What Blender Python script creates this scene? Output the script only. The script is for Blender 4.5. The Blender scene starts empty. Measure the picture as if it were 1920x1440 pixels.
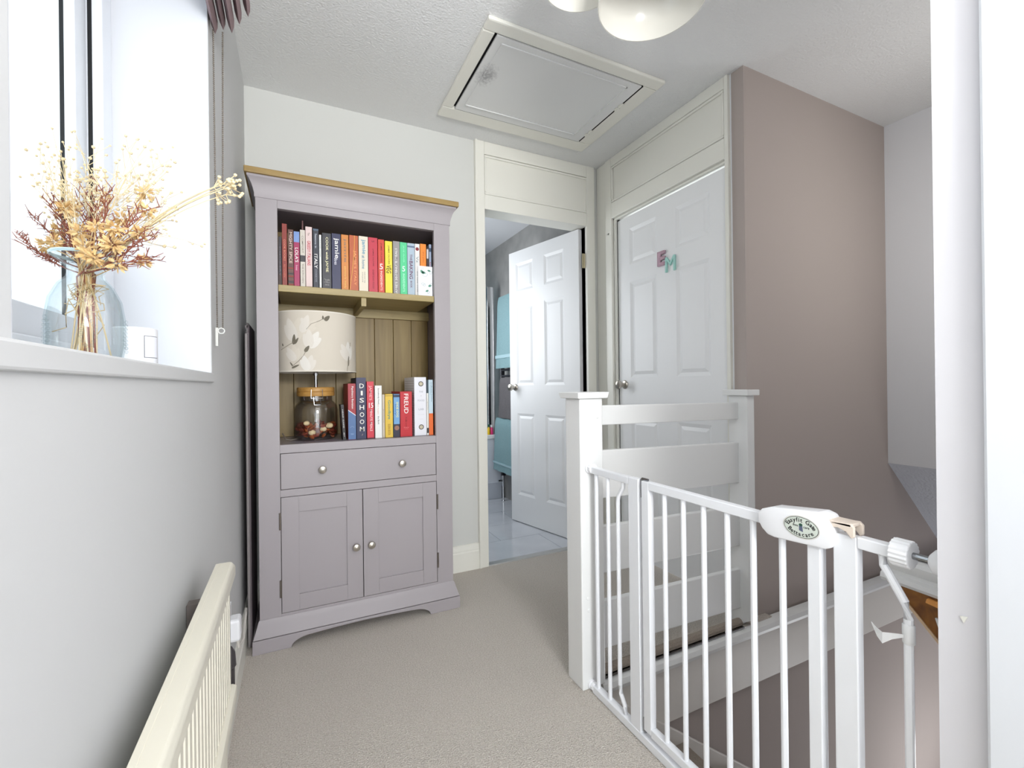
import bpy, bmesh, math, random
from mathutils import Vector, Matrix
random.seed(7)
S = bpy.context.scene
COL = S.collection
PI = math.pi

# ------------------------------------------------------------------ camera
CAM_H = 1.0118
yaw, pitch, roll, fpx = 0.4506, 0.0009, -0.0117, 845.96
F = Vector((math.sin(yaw)*math.cos(pitch), math.cos(yaw)*math.cos(pitch), math.sin(pitch)))
R0 = Vector((math.cos(yaw), -math.sin(yaw), 0)); U0 = R0.cross(F)
Rv = math.cos(roll)*R0 + math.sin(roll)*U0
Uv = -math.sin(roll)*R0 + math.cos(roll)*U0
cd = bpy.data.cameras.new('camera'); cam = bpy.data.objects.new('camera', cd); COL.objects.link(cam)
cd.sensor_fit = 'HORIZONTAL'; cd.sensor_width = 36; cd.lens = fpx/1920*36; cd.clip_start = 0.02
cam.matrix_world = Matrix(((Rv.x, Uv.x, -F.x, 0), (Rv.y, Uv.y, -F.y, 0), (Rv.z, Uv.z, -F.z, CAM_H), (0, 0, 0, 1)))
S.camera = cam
# ------------------------------------------------------------------ light
W = bpy.data.worlds.new('overcast_sky'); S.world = W; W.use_nodes = True
W.node_tree.nodes['Background'].inputs[0].default_value = (0.86, 0.93, 1.0, 1)
W.node_tree.nodes['Background'].inputs[1].default_value = 1.35
def area(name, loc, target, sx, sy, e, col=(1, 1, 1)):
    l = bpy.data.lights.new(name, 'AREA'); l.shape = 'RECTANGLE'; l.size = sx; l.size_y = sy; l.energy = e; l.color = col
    o = bpy.data.objects.new(name, l); COL.objects.link(o); o.location = loc
    o.rotation_euler = (Vector(target)-Vector(loc)).to_track_quat('-Z', 'Y').to_euler(); return o
area('bedroom_window_light', (0.32, -2.6, 1.25), (0.45, 1.6, 1.25), 1.5, 2.0, 22, (0.95, 0.97, 1.0))
area('ceiling_bounce_fill', (0.34, -1.15, 1.50), (0.50, 0.0, 2.9), 0.5, 0.5, 26, (1.0, 0.985, 0.96))  # added fill behind the camera, bounced off the ceiling; no real fitting
area('bathroom_window_light', (0.75, 3.3, 1.45), (1.5, 3.1, 1.35), 0.6, 0.9, 5.6, (0.92, 0.96, 1.0))
area('stairwell_fill', (2.3, 0.40, 1.7), (2.1, 1.3, 1.5), 0.7, 0.9, 3.0, (1.0, 0.98, 0.95))  # added fill hidden behind the near wall, brightens the taupe wall and ceiling
area('hall_light', (3.35, 0.60, -1.35), (2.1, 1.1, 0.3), 0.5, 0.5, 4.5, (0.95, 0.97, 1.0))
vs = S.view_settings
S.display_settings.display_device = 'sRGB'
vs.view_transform = 'Standard'; vs.look = 'None'; vs.exposure = 0.93; vs.gamma = 1.0; vs.use_curve_mapping = False

# ------------------------------------------------------------------ materials
def lin(c):
    return tuple(((x/255)/12.92 if x/255 <= 0.04045 else ((x/255+0.055)/1.055)**2.4) for x in c)
MC = {}
def mat(name, rgb, rough=0.5, metal=0.0, bump=None, var=None, spec=0.5, coat=0.0):
    """bump=(scale, strength, distance); var=(scale, rgb2, amount)"""
    if name in MC: return MC[name]
    m = bpy.data.materials.new(name); m.use_nodes = True; MC[name] = m
    nt = m.node_tree; b = nt.nodes['Principled BSDF']
    c = lin(rgb)
    b.inputs['Base Color'].default_value = (*c, 1); b.inputs['Roughness'].default_value = rough
    b.inputs['Metallic'].default_value = metal; b.inputs['Specular IOR Level'].default_value = spec
    b.inputs['Coat Weight'].default_value = coat
    tc = nt.nodes.new('ShaderNodeTexCoord')
    if var:
        n = nt.nodes.new('ShaderNodeTexNoise'); n.inputs['Scale'].default_value = var[0]; n.inputs['Detail'].default_value = 4
        nt.links.new(tc.outputs['Object'], n.inputs['Vector'])
        r = nt.nodes.new('ShaderNodeValToRGB')
        r.color_ramp.elements[0].color = (*c, 1); r.color_ramp.elements[1].color = (*lin(var[1]), 1)
        r.color_ramp.elements[0].position = 0.5-var[2]; r.color_ramp.elements[1].position = 0.5+var[2]
        nt.links.new(n.outputs['Fac'], r.inputs['Fac']); nt.links.new(r.outputs['Color'], b.inputs['Base Color'])
    if bump:
        n = nt.nodes.new('ShaderNodeTexNoise'); n.inputs['Scale'].default_value = bump[0]; n.inputs['Detail'].default_value = 3
        nt.links.new(tc.outputs['Object'], n.inputs['Vector'])
        bp = nt.nodes.new('ShaderNodeBump'); bp.inputs['Strength'].default_value = bump[1]; bp.inputs['Distance'].default_value = bump[2]
        nt.links.new(n.outputs['Fac'], bp.inputs['Height']); nt.links.new(bp.outputs['Normal'], b.inputs['Normal'])
    return m
def wood(name, a, b_, scale=(40, 40, 3), rough=0.45, dist=3.0):
    if name in MC: return MC[name]
    m = bpy.data.materials.new(name); m.use_nodes = True; MC[name] = m
    nt = m.node_tree; b = nt.nodes['Principled BSDF']; b.inputs['Roughness'].default_value = rough
    tc = nt.nodes.new('ShaderNodeTexCoord'); mp = nt.nodes.new('ShaderNodeMapping'); mp.inputs['Scale'].default_value = scale
    n = nt.nodes.new('ShaderNodeTexNoise'); n.inputs['Scale'].default_value = 1.0; n.inputs['Detail'].default_value = 5; n.inputs['Distortion'].default_value = dist*0.3
    r = nt.nodes.new('ShaderNodeValToRGB'); r.color_ramp.elements[0].position = 0.32; r.color_ramp.elements[1].position = 0.68
    r.color_ramp.elements[0].color = (*lin(a), 1); r.color_ramp.elements[1].color = (*lin(b_), 1)
    bp = nt.nodes.new('ShaderNodeBump'); bp.inputs['Strength'].default_value = 0.15; bp.inputs['Distance'].default_value = 0.002
    L = nt.links.new
    L(tc.outputs['Object'], mp.inputs['Vector']); L(mp.outputs['Vector'], n.inputs['Vector']); L(n.outputs['Fac'], r.inputs['Fac'])
    L(r.outputs['Color'], b.inputs['Base Color']); L(n.outputs['Fac'], bp.inputs['Height']); L(bp.outputs['Normal'], b.inputs['Normal'])
    return m
def glass(name, tint=(0.97, 0.985, 0.99), edge=(0.75, 0.85, 0.88), refl=0.12):
    if name in MC: return MC[name]
    m = bpy.data.materials.new(name); m.use_nodes = True; MC[name] = m
    nt = m.node_tree; nt.nodes.remove(nt.nodes['Principled BSDF']); out = nt.nodes['Material Output']
    t = nt.nodes.new('ShaderNodeBsdfTransparent'); g = nt.nodes.new('ShaderNodeBsdfGlossy'); g.inputs['Roughness'].default_value = 0.03
    lw = nt.nodes.new('ShaderNodeLayerWeight'); lw.inputs['Blend'].default_value = 0.35
    mx = nt.nodes.new('ShaderNodeMix'); mx.data_type = 'RGBA'; mx.inputs['A'].default_value = (*tint, 1); mx.inputs['B'].default_value = (*edge, 1)
    mr = nt.nodes.new('ShaderNodeMapRange'); mr.inputs['To Min'].default_value = 0.03; mr.inputs['To Max'].default_value = refl*4
    ms = nt.nodes.new('ShaderNodeMixShader'); L = nt.links.new
    L(lw.outputs['Facing'], mx.inputs['Factor']); L(mx.outputs['Result'], t.inputs['Color'])
    L(lw.outputs['Fresnel'], mr.inputs['Value']); L(mr.outputs['Result'], ms.inputs['Fac'])
    L(t.outputs['BSDF'], ms.inputs[1]); L(g.outputs['BSDF'], ms.inputs[2]); L(ms.outputs['Shader'], out.inputs['Surface'])
    return m

M_LEFT = mat('wall_paint_grey', (206, 207, 207), 0.85, bump=(60, 0.08, 0.002))
M_WHITEWALL = mat('wall_paint_white', (232, 233, 236), 0.8, bump=(60, 0.06, 0.002))
M_REVEAL = mat('reveal_paint_white', (214, 217, 222), 0.7, bump=(30, 0.06, 0.002))
M_TAUPE = mat('wall_paint_taupe', (178, 167, 161), 0.85, bump=(60, 0.08, 0.002))
M_CEIL = mat('ceiling_stipple', (234, 235, 235), 0.85, bump=(120, 0.55, 0.006))
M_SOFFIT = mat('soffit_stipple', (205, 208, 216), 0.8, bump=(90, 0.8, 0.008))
M_GLOSS = mat('white_gloss_paint', (236, 237, 236), 0.32)
M_CREAM = mat('cream_gloss_paint', (236, 235, 226), 0.35)
M_DOOR = mat('door_white_paint', (243, 244, 245), 0.38)
M_APRON = mat('landing_apron_paint', (222, 217, 210), 0.5)
M_CARPET = mat('beige_carpet', (244, 237, 228), 0.95, bump=(260, 1.0, 0.01), var=(240, (206, 196, 184), 0.2), spec=0.1)
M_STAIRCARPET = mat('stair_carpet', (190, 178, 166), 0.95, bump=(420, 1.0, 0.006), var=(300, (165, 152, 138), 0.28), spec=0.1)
M_CAB = mat('cabinet_mauve_grey_paint', (164, 158, 161), 0.45, bump=(200, 0.03, 0.001))
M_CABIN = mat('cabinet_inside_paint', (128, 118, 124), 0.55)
M_OAK = wood('oak_top', (138, 112, 64), (162, 136, 84), (3, 40, 40))
M_SHELF = wood('oak_shelf', (150, 132, 84), (172, 154, 104), (3, 40, 40))
M_BOARD = wood('oak_back_boards', (124, 102, 56), (150, 128, 76), (28, 28, 1.6))
M_NICKEL = mat('brushed_nickel', (190, 184, 174), 0.3, 1.0)
M_CHROME = mat('chrome', (215, 217, 220), 0.12, 1.0)
M_STEEL = mat('steel_rod', (150, 152, 155), 0.25, 1.0)
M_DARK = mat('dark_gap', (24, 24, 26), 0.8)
M_RUBBER = mat('black_rubber', (18, 19, 20), 0.6)
M_UPVC = mat('white_window_plastic', (236, 240, 245), 0.3)
M_RAD = mat('radiator_enamel', (232, 228, 212), 0.35)
M_GATE = mat('gate_white_enamel', (240, 242, 246), 0.3)
M_PLASTIC = mat('white_plastic', (242, 243, 246), 0.35)
M_HOOK = mat('aged_ivory_plastic', (232, 218, 204), 0.4)
M_PANE = glass('window_pane_glass', (0.98, 0.99, 0.99), (0.9, 0.95, 0.95), 0.08)
M_VASE = glass('vase_glass', (0.995, 0.998, 0.998), (0.86, 0.92, 0.93), 0.05)
M_JAR = glass('jar_glass', (0.985, 0.985, 0.985), (0.86, 0.86, 0.87), 0.08)

# ------------------------------------------------------------------ builders
def smooth_by_angle(me, ang=0.6):
    for p in me.polygons: p.use_smooth = True
    try: me.set_sharp_from_angle(angle=ang)
    except Exception: pass
ROOTLOC = {}
class MB:
    def __init__(s): s.bm = bmesh.new()
    def poly(s, vs, fs):
        v = [s.bm.verts.new(p) for p in vs]
        for f in fs:
            try: s.bm.faces.new([v[i] for i in f])
            except ValueError: pass
        return v
    def box(s, x0, x1, y0, y1, z0, z1):
        x0, x1 = sorted((x0, x1)); y0, y1 = sorted((y0, y1)); z0, z1 = sorted((z0, z1))
        s.poly([(x0,y0,z0),(x1,y0,z0),(x1,y1,z0),(x0,y1,z0),(x0,y0,z1),(x1,y0,z1),(x1,y1,z1),(x0,y1,z1)],
               [(3,2,1,0),(4,5,6,7),(0,1,5,4),(1,2,6,5),(2,3,7,6),(3,0,4,7)]); return s
    def prism(s, pts, axis, a, b):
        """extrude a 2-D outline; axis 'x': pts are (y,z); 'y': (x,z); 'z': (x,y)"""
        def P(p, t): return {'x': (t, p[0], p[1]), 'y': (p[0], t, p[1]), 'z': (p[0], p[1], t)}[axis]
        n = len(pts); vs = [P(p, a) for p in pts]+[P(p, b) for p in pts]
        fs = [(i, (i+1) % n, n+(i+1) % n, n+i) for i in range(n)]+[tuple(range(n))[::-1], tuple(range(n, 2*n))]
        s.poly(vs, fs); return s
    def lathe(s, prof, c, seg=24, axis='z', closed=False):
        """prof: list of (r, h)"""
        rows = []
        for r, h in prof:
            row = []
            for k in range(seg):
                a = 2*PI*k/seg; u, v = r*math.cos(a), r*math.sin(a)
                p = {'z': (u, v, h), 'y': (u, h, v), 'x': (h, u, v)}[axis]
                row.append(s.bm.verts.new((c[0]+p[0], c[1]+p[1], c[2]+p[2])))
            rows.append(row)
        n = len(rows)
        for i in range(n if closed else n-1):
            a, b = rows[i], rows[(i+1) % n]
            for k in range(seg):
                s.bm.faces.new((a[k], a[(k+1) % seg], b[(k+1) % seg], b[k]))
        if not closed:
            if prof[0][0] > 1e-6: s.bm.faces.new(rows[0][::-1])
            if prof[-1][0] > 1e-6: s.bm.faces.new(rows[-1])
        return s
    def tube(s, pts, r, seg=8, r2=None):
        pts = [Vector(p) for p in pts]; rows = []; n = len(pts)
        up = Vector((0.13, 0.31, 0.94))
        for i, p in enumerate(pts):
            d = (pts[min(i+1, n-1)]-pts[max(i-1, 0)]).normalized()
            a = d.cross(up)
            if a.length < 1e-3: a = d.cross(Vector((1, 0, 0)))
            a.normalize(); b = d.cross(a)
            rr = r if r2 is None else r+(r2-r)*i/(n-1)
            rows.append([s.bm.verts.new(p+rr*(math.cos(2*PI*k/seg)*a+math.sin(2*PI*k/seg)*b)) for k in range(seg)])
        for i in range(n-1):
            for k in range(seg):
                s.bm.faces.new((rows[i][k], rows[i][(k+1) % seg], rows[i+1][(k+1) % seg], rows[i+1][k]))
        s.bm.faces.new(rows[0][::-1]); s.bm.faces.new(rows[-1]); return s
    def ball(s, c, r, sub=1, sc=(1, 1, 1)):
        m = Matrix.Translation(c) @ Matrix.Diagonal((*sc, 1))
        bmesh.ops.create_icosphere(s.bm, subdivisions=sub, radius=r, matrix=m); return s
    def move(s, m): bmesh.ops.transform(s.bm, matrix=m, verts=s.bm.verts); return s
    def build(s, name, m, parent=None, bevel=0.0, smooth=False, seg=2):
        bm = s.bm
        bmesh.ops.recalc_face_normals(bm, faces=bm.faces)
        if bevel:
            es = [e for e in bm.edges if len(e.link_faces) == 2 and e.calc_face_angle(0) > 0.5]
            bmesh.ops.bevel(bm, geom=es, offset=bevel, segments=seg, profile=0.5, affect='EDGES', clamp_overlap=True)
        if parent is not None:
            root = parent
            while root.parent: root = root.parent
            o = ROOTLOC.get(root.name)
            if o is not None: bmesh.ops.translate(bm, vec=-o, verts=bm.verts)
        me = bpy.data.meshes.new(name); bm.to_mesh(me); bm.free()
        if m: me.materials.append(m)
        if smooth: smooth_by_angle(me)
        elif bevel: smooth_by_angle(me, 0.3)
        o = bpy.data.objects.new(name, me); COL.objects.link(o)
        if parent is not None: o.parent = parent
        return o
def box(name, m, b, parent=None, bevel=0.0): return MB().box(*b).build(name, m, parent, bevel)
def tag(o, label, cat, group=None):
    o['label'] = label; o['category'] = cat
    if group: o['group'] = group
    return o
def thing(name, label, cat, loc, group=None):
    o = bpy.data.objects.new(name, None); COL.objects.link(o); o.location = loc; ROOTLOC[o.name] = Vector(loc)
    o.empty_display_size = 0.05
    if label: tag(o, label, cat, group)
    return o
def struct(o): o['kind'] = 'structure'; return o
def sroot(name, loc):
    return struct(thing(name, None, None, loc))
def copy_tree(o, parent=None):
    c = o.copy(); COL.objects.link(c)
    if parent is not None: c.parent = parent
    for ch in list(o.children): copy_tree(ch, c)
    return c
# text: returns a flat (or extruded) mesh in world coordinates
def text_mesh(s, extrude=0.0, bold=0.0, res=2):
    cu = bpy.data.curves.new('t', 'FONT'); cu.body = s; cu.resolution_u = res; cu.extrude = extrude; cu.offset = bold
    cu.align_x = 'LEFT'; cu.align_y = 'BOTTOM_BASELINE'
    o = bpy.data.objects.new('t', cu); COL.objects.link(o)
    dg = bpy.context.evaluated_depsgraph_get()
    me = bpy.data.meshes.new_from_object(o.evaluated_get(dg))
    bpy.data.objects.remove(o); bpy.data.curves.remove(cu)
    return me
ORI = {'down': (Vector((0, 0, -1)), Vector((1, 0, 0))), 'up': (Vector((0, 0, 1)), Vector((-1, 0, 0))),
       'flat': (Vector((1, 0, 0)), Vector((0, 0, 1))), 'left': (Vector((0, -1, 0)), Vector((0, 0, 1)))}
def text(s, m, parent, centre, length, height, ori='down', name='lettering', extrude=0.0, bold=0.01):
    me = text_mesh(s, 0.0, bold)
    xs = [v.co.x for v in me.vertices]; ys = [v.co.y for v in me.vertices]
    w, h = max(xs)-min(xs), max(ys)-min(ys); cx, cy = (max(xs)+min(xs))/2, (max(ys)+min(ys))/2
    X, Y = ORI[ori]; N = X.cross(Y)
    bm = bmesh.new(); bm.from_mesh(me); bpy.data.meshes.remove(me)
    if extrude:
        r = bmesh.ops.extrude_face_region(bm, geom=list(bm.faces))
        vs = [g for g in r['geom'] if isinstance(g, bmesh.types.BMVert)]
        for v in vs: v.co.z += 1.0
    c = Vector(centre)
    for v in bm.verts:
        v.co = c + X*((v.co.x-cx)/w*length) + Y*((v.co.y-cy)/h*height) + N*(v.co.z*extrude)
    b = MB(); b.bm.free(); b.bm = bm
    return b.build(name, m, parent, bevel=0.0)

D, H, XL, XC, YT, XW = 2.336, 2.367, -0.188, 1.745, 1.30, 2.86
# ================================================================== ROOM SHELL
# left wall with window opening y .46-1.37, z 1.05-2.16
WY0, WY1, WZ0, WZ1 = 0.462, 1.37, 1.05, 2.12
b = MB(); xo = -0.50
b.box(xo, XL, -1.6, WY0, 0, H).box(xo, XL, WY1, D, 0, H).box(xo, XL, WY0, WY1, 0, WZ0-0.022).box(xo, XL, WY0, WY1, WZ1, H)
struct(b.build('wall_left', M_LEFT))
# reveal linings
b = MB(); b.box(-0.40, XL-0.001, WY1-0.004, WY1, WZ0, WZ1); b.box(-0.40, XL-0.001, WY0, WY0+0.004, WZ0, WZ1).box(-0.40, XL-0.001, WY0, WY1, WZ1-0.004, WZ1)
struct(b.build('trim_1', M_REVEAL))
struct(MB().box(-0.40, XL-0.004, WY0, WY1, WZ0-0.022, WZ0).build('trim_2', M_REVEAL))
struct(MB().box(XL-0.004, XL+0.006, WY0-0.06, WY1+0.002, WZ0-0.024, WZ0-0.0005).build('trim_11', M_LEFT, bevel=0.003))
# back wall: left of bathroom door + strip right + nothing above (transom fills)
OX0, OX1, OZ = 0.967, 1.652, 1.99
b = MB(); b.box(-0.5, OX0, D, D+0.10, 0, H).box(OX1, XC+0.12, D, D+0.10, 0, H).box(OX0, OX1, D, D+0.10, OZ+0.02, H)
struct(b.build('wall_back', mat('back_wall_paint', (212, 213, 209), 0.85, bump=(60, 0.08, 0.002))))
# bedroom door wall (right), runs y 1.30 .. D at x = XC, opening y 1.386..2.178
BY0, BY1 = 1.386, 2.178
b = MB(); b.box(XC, XC+0.12, YT+0.06, BY0, 0, H).box(XC, XC+0.12, BY1, D, 0, H).box(XC, XC+0.12, BY0, BY1, OZ+0.02, H)
struct(b.build('wall_right', M_WHITEWALL))
# taupe stairwell wall
struct(MB().box(0.80, XC, YT, YT+0.05, -2.6, -0.07).box(XC, 4.0, YT, YT+0.06, -2.6, H).build('wall_stairwell_far', M_TAUPE))
struct(MB().box(XW, XW+0.1, 0.335, YT, 0.568, H).build('wall_stairwell_right', M_WHITEWALL))
# sloping soffit under the bulkhead
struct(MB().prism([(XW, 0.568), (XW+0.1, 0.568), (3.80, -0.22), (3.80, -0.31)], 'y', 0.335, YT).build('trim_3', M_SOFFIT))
struct(MB().box(3.8, 3.9, 0.335, YT, -2.6, -0.2).build('wall_hall_end', M_WHITEWALL))
# near wall block on the right: its left face is at x=.838, its end at y=.322 .. thick to stairwell
XN = 0.838
struct(MB().box(XN, 4.0, 0.20, 0.322, -2.6, H).build('wall_stairwell_near', MC.get('near_wall_paint') or mat('near_wall_paint', (218, 217, 221), 0.8)))
struct(MB().box(XN, XN+0.12, -1.6, 0.20, 0, H).build('wall_near_right', mat('near_wall_paint', (218, 217, 221), 0.8)))
struct(MB().box(XN-0.014, XN, 0.20, 0.268, 0, H).build('trim_4', mat('near_trim_paint', (222, 225, 230), 0.5), bevel=0.004))
struct(MB().prism([(0.2935, 0.672), (0.2895, 0.682), (0.2975, 0.680)], 'x', XN-0.002, XN).build('trim_5', M_CREAM))
# ceiling (hatch opening x .713-1.43, y 1.57-2.08)
HX0, HX1, HY0, HY1 = 0.713, 1.432, 1.572, 2.080
b = MB(); g_ = 0.031
b.box(-0.5, HX0-g_, -1.6, D+0.1, H, H+0.1).box(HX1+g_, 4.0, -1.6, D+0.1, H, H+0.1).box(HX0-g_, HX1+g_, -1.6, HY0-g_, H, H+0.1).box(HX0-g_, HX1+g_, HY1+g_, D+0.1, H, H+0.1)
struct(b.build('ceiling', M_CEIL))
# landing floor
b = MB(); b.box(-0.5, 0.90, -1.6, D, -0.22, 0).box(0.90, XC+0.1, YT-0.03, D, -0.045, 0).box(OX0, OX1, D, D+0.03, -0.2, 0)
struct(b.build('floor', M_CARPET))
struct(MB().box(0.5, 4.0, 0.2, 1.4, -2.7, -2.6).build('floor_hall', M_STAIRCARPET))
# skirting
def skirt(pts_name, axis, a, b_, base, sgn, h=0.125, t=0.016, m=M_CREAM):
    prof = [(0, 0), (t, 0), (t, h*0.70), (t*0.75, h*0.74), (t*0.75, h*0.80), (t*0.45, h*0.93), (t*0.4, h), (0, h)]
    bm = MB()
    if axis == 'y': bm.prism([(base+sgn*p[0], p[1]) for p in prof], 'y', a, b_)
    else: bm.prism([(base+sgn*p[0], p[1]) for p in prof], 'x', a, b_)
    return struct(bm.build(pts_name, m))
skirt('baseboard_left', 'y', -1.6, D, XL, 1)
skirt('baseboard_back', 'x', XL+0.02, 0.912, D, -1, 0.14)
skirt('baseboard_door', 'y', YT, 1.366, XC, -1)
# landing edge nosing, apron band and stair string
NOSE = [(0.0, 0.006), (-0.02, 0.006), (-0.036, -0.004), (-0.042, -0.02), (-0.036, -0.036), (-0.018, -0.046), (0.0, -0.046)]
struct(MB().prism([(1.288+p[0], p[1]-0.012) for p in NOSE], 'x', 0.937, 3.75).build('trim_6', M_GLOSS, smooth=True))
struct(MB().box(0.905, 3.75, 1.278, 1.30, -0.268, -0.052).build('trim_7', M_APRON, bevel=0.003))
# carpet edge roll and metal gripper strip along the landing edge behind the balustrade
struct(MB().tube([(0.94, 1.292, 0.006), (1.67, 1.292, 0.006)], 0.017, 10).build('trim_8', M_STAIRCARPET, smooth=True))
struct(MB().box(0.94, 1.665, 1.262, 1.280, -0.003, 0.0).build('trim_9', M_STEEL))
# loft hatch ---------------------------------------------------------------
hz = H-0.022
t = thing('loft_hatch', 'white panelled loft hatch with moulded frame in the stippled ceiling', 'hatch', (1.07, 1.83, H))
fr = MB()
ox0, ox1, oy0, oy1 = 0.655, 1.515, 1.512, 2.170
for (x0, x1, y0, y1) in ((ox0, ox1, oy0, HY0-0.003), (ox0, ox1, HY1+0.003, oy1), (ox0, HX0-0.007, HY0-0.003, HY1+0.003), (HX1+0.006, ox1, HY0-0.003, HY1+0.003)):
    fr.box(x0, x1, y0, y1, hz+0.006, H+0.001)
fr.build('frame', M_CREAM, t, bevel=0.006)
M_HATCH = mat('hatch_paint', (228, 229, 228), 0.5)
nt = M_HATCH.node_tree; bs = nt.nodes['Principled BSDF']        # sooty finger smudge near the left edge
tc = nt.nodes.new('ShaderNodeTexCoord'); mp = nt.nodes.new('ShaderNodeMapping'); mp.inputs['Location'].default_value = (0.265, 0.055, 0); mp.inputs['Scale'].default_value = (13, 8, 1)
gr = nt.nodes.new('ShaderNodeTexGradient'); gr.gradient_type = 'SPHERICAL'; nz = nt.nodes.new('ShaderNodeTexNoise'); nz.inputs['Scale'].default_value = 90; nz.inputs['Detail'].default_value = 6
mu = nt.nodes.new('ShaderNodeMath'); mu.operation = 'MULTIPLY'; rp = nt.nodes.new('ShaderNodeValToRGB')
rp.color_ramp.elements[0].position = 0.18; rp.color_ramp.elements[1].position = 0.52
rp.color_ramp.elements[0].color = (*lin((228, 229, 228)), 1); rp.color_ramp.elements[1].color = (*lin((165, 165, 166)), 1)
L = nt.links.new
mp.vector_type = 'POINT'
L(tc.outputs['Object'], mp.inputs['Vector']); L(mp.outputs['Vector'], gr.inputs['Vector']); L(tc.outputs['Object'], nz.inputs['Vector'])
mp.inputs['Location'].default_value = (0.306*13, 0.035*8, 0)
L(gr.outputs['Fac'], mu.inputs[0]); L(nz.outputs['Fac'], mu.inputs[1]); L(mu.outputs[0], rp.inputs['Fac']); L(rp.outputs['Color'], bs.inputs['Base Color'])
pn = MB(); pn.box(HX0+0.003, HX1-0.003, HY0+0.001, HY1-0.001, hz+0.005, hz+0.012)
# raised inner moulding lines
for (x0, x1, y0, y1) in ((HX0+0.035, HX0+0.04, HY0+0.03, HY1-0.05), (HX0+0.04, HX1-0.06, HY0+0.03, HY0+0.035), (HX0+0.04, HX1-0.06, HY1-0.055, HY1-0.05), (HX1-0.065, HX1-0.06, HY0+0.03, HY1-0.05)):
    pn.box(x0, x1, y0, y1, hz+0.001, hz+0.005)
pn.build('panel', M_HATCH, t)
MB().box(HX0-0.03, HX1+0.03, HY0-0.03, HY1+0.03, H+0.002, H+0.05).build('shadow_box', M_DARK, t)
MB().box(HX1+0.0045, HX1+0.0058, HY0, HY1, hz+0.0065, H+0.001).box(HX0+0.003, HX1, HY1+0.0016, HY1+0.0029, hz+0.0065, H+0.001).build('gap_shadow_strip', M_DARK, t)  # dark liners painting in the shade of the hatch gap
for yy in (1.735, 1.985):
    hb = MB().tube([(HX1, yy-0.03, hz+0.002), (HX1, yy+0.03, hz+0.002)], 0.004, 8); hb.box(HX1-0.010, HX1+0.010, yy-0.026, yy-0.004, hz+0.001, hz+0.004).box(HX1-0.010, HX1+0.010, yy+0.006, yy+0.026, hz+0.001, hz+0.004)
    hb.build('hinge', M_CREAM, t)

# ================================================================== WINDOW
w = sroot('window_1', (-0.42, 0.9, WZ0))
def ring(b, x0, x1, y0, y1, z0, z1, wy, wz):
    b.box(x0, x1, y0, y0+wy, z0, z1).box(x0, x1, y1-wy, y1, z0, z1).box(x0, x1, y0+wy, y1-wy, z0, z0+wz).box(x0, x1, y0+wy, y1-wy, z1-wz, z1); return b
ring(MB(), -0.47, -0.386, WY0, WY1-0.004, WZ0, WZ1-0.004, 0.058, 0.05).build('window_frame', M_UPVC, w, bevel=0.003)
ring(MB(), -0.4115, -0.4040, WY0+0.055, WY1-0.059, WZ0+0.048, WZ1-0.052, 0.004, 0.004).build('rubber_seal', M_RUBBER, w)
sash = ring(MB(), -0.475, -0.413, WY0+0.060, WY1-0.064, WZ0+0.052, WZ1-0.056, 0.058, 0.058).build('sash', M_UPVC, w, bevel=0.003)
ring(MB(), -0.438, -0.431, WY0+0.116, WY1-0.1195, WZ0+0.108, WZ1-0.112, 0.003, 0.003).build('glazing_seal', M_RUBBER, sash)
MB().box(-0.464, -0.460, WY0+0.117, WY1-0.121, WZ0+0.109, WZ1-0.113).build('pane', M_PANE, sash)
w.location.x += 0.007
# roman blind
M_BLIND = mat('mauve_blind_fabric', (140, 118, 120), 0.9, bump=(300, 0.2, 0.001))
t = thing('roman_blind', 'mauve fabric roman blind gathered up above the window', 'blind', (-0.14, 0.92, 2.2))
for (x, z, ln, wd) in ((-0.176, 1.940, 0.17, 0.018), (-0.158, 1.955, 0.17, 0.017), (-0.139, 1.956, 0.18, 0.018), (-0.121, 1.982, 0.17, 0.017), (-0.101, 2.012, 0.16, 0.017)):
    pr = []
    n = 10
    for k in range(n+1):
        a = k/n; pr.append((x-0.030*(a**1.4)-0.5*wd*min(1, (a*5)**0.5)*(1-0.25*a), z+ln*a))
    for k in range(n, -1, -1):
        a = k/n; pr.append((x-0.030*(a**1.4)+0.5*wd*min(1, (a*5)**0.5)*(1-0.25*a)+0.0005, z+ln*a))
    MB().prism(pr, 'y', 0.43, 1.40+random.uniform(-0.004, 0.004)).build('fold', M_BLIND, t, smooth=True)
box('head_rail', M_PLASTIC, (XL, -0.14, 0.43, 1.40, 2.10, 2.16), t)
ch = MB()
for (xa, ya, xb, yb) in ((-0.179, 1.386, -0.177, 1.386), (-0.158, 1.386, -0.165, 1.386)):
    for k in range(150):
        a = k/149; ch.ball((xa+(xb-xa)*a, ya, 1.94-0.77*a), 0.0024, 1)
o = ch.build('bead_chain', mat('chain_metal', (120, 112, 102), 0.35, 0.8), t, smooth=True); o['kind'] = 'stuff'
cl = MB().lathe([(0.0085, -0.002), (0.0085, 0.002), (0.0055, 0.002), (0.0055, -0.002)], (-0.168, 1.386, 1.160), 16, 'y', closed=True).box(-0.181, -0.175, 1.383, 1.389, 1.12, 1.168)
cl.build('chain_clip', mat('clear_plastic', (205, 205, 200), 0.25), t, bevel=0.0007)

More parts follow.
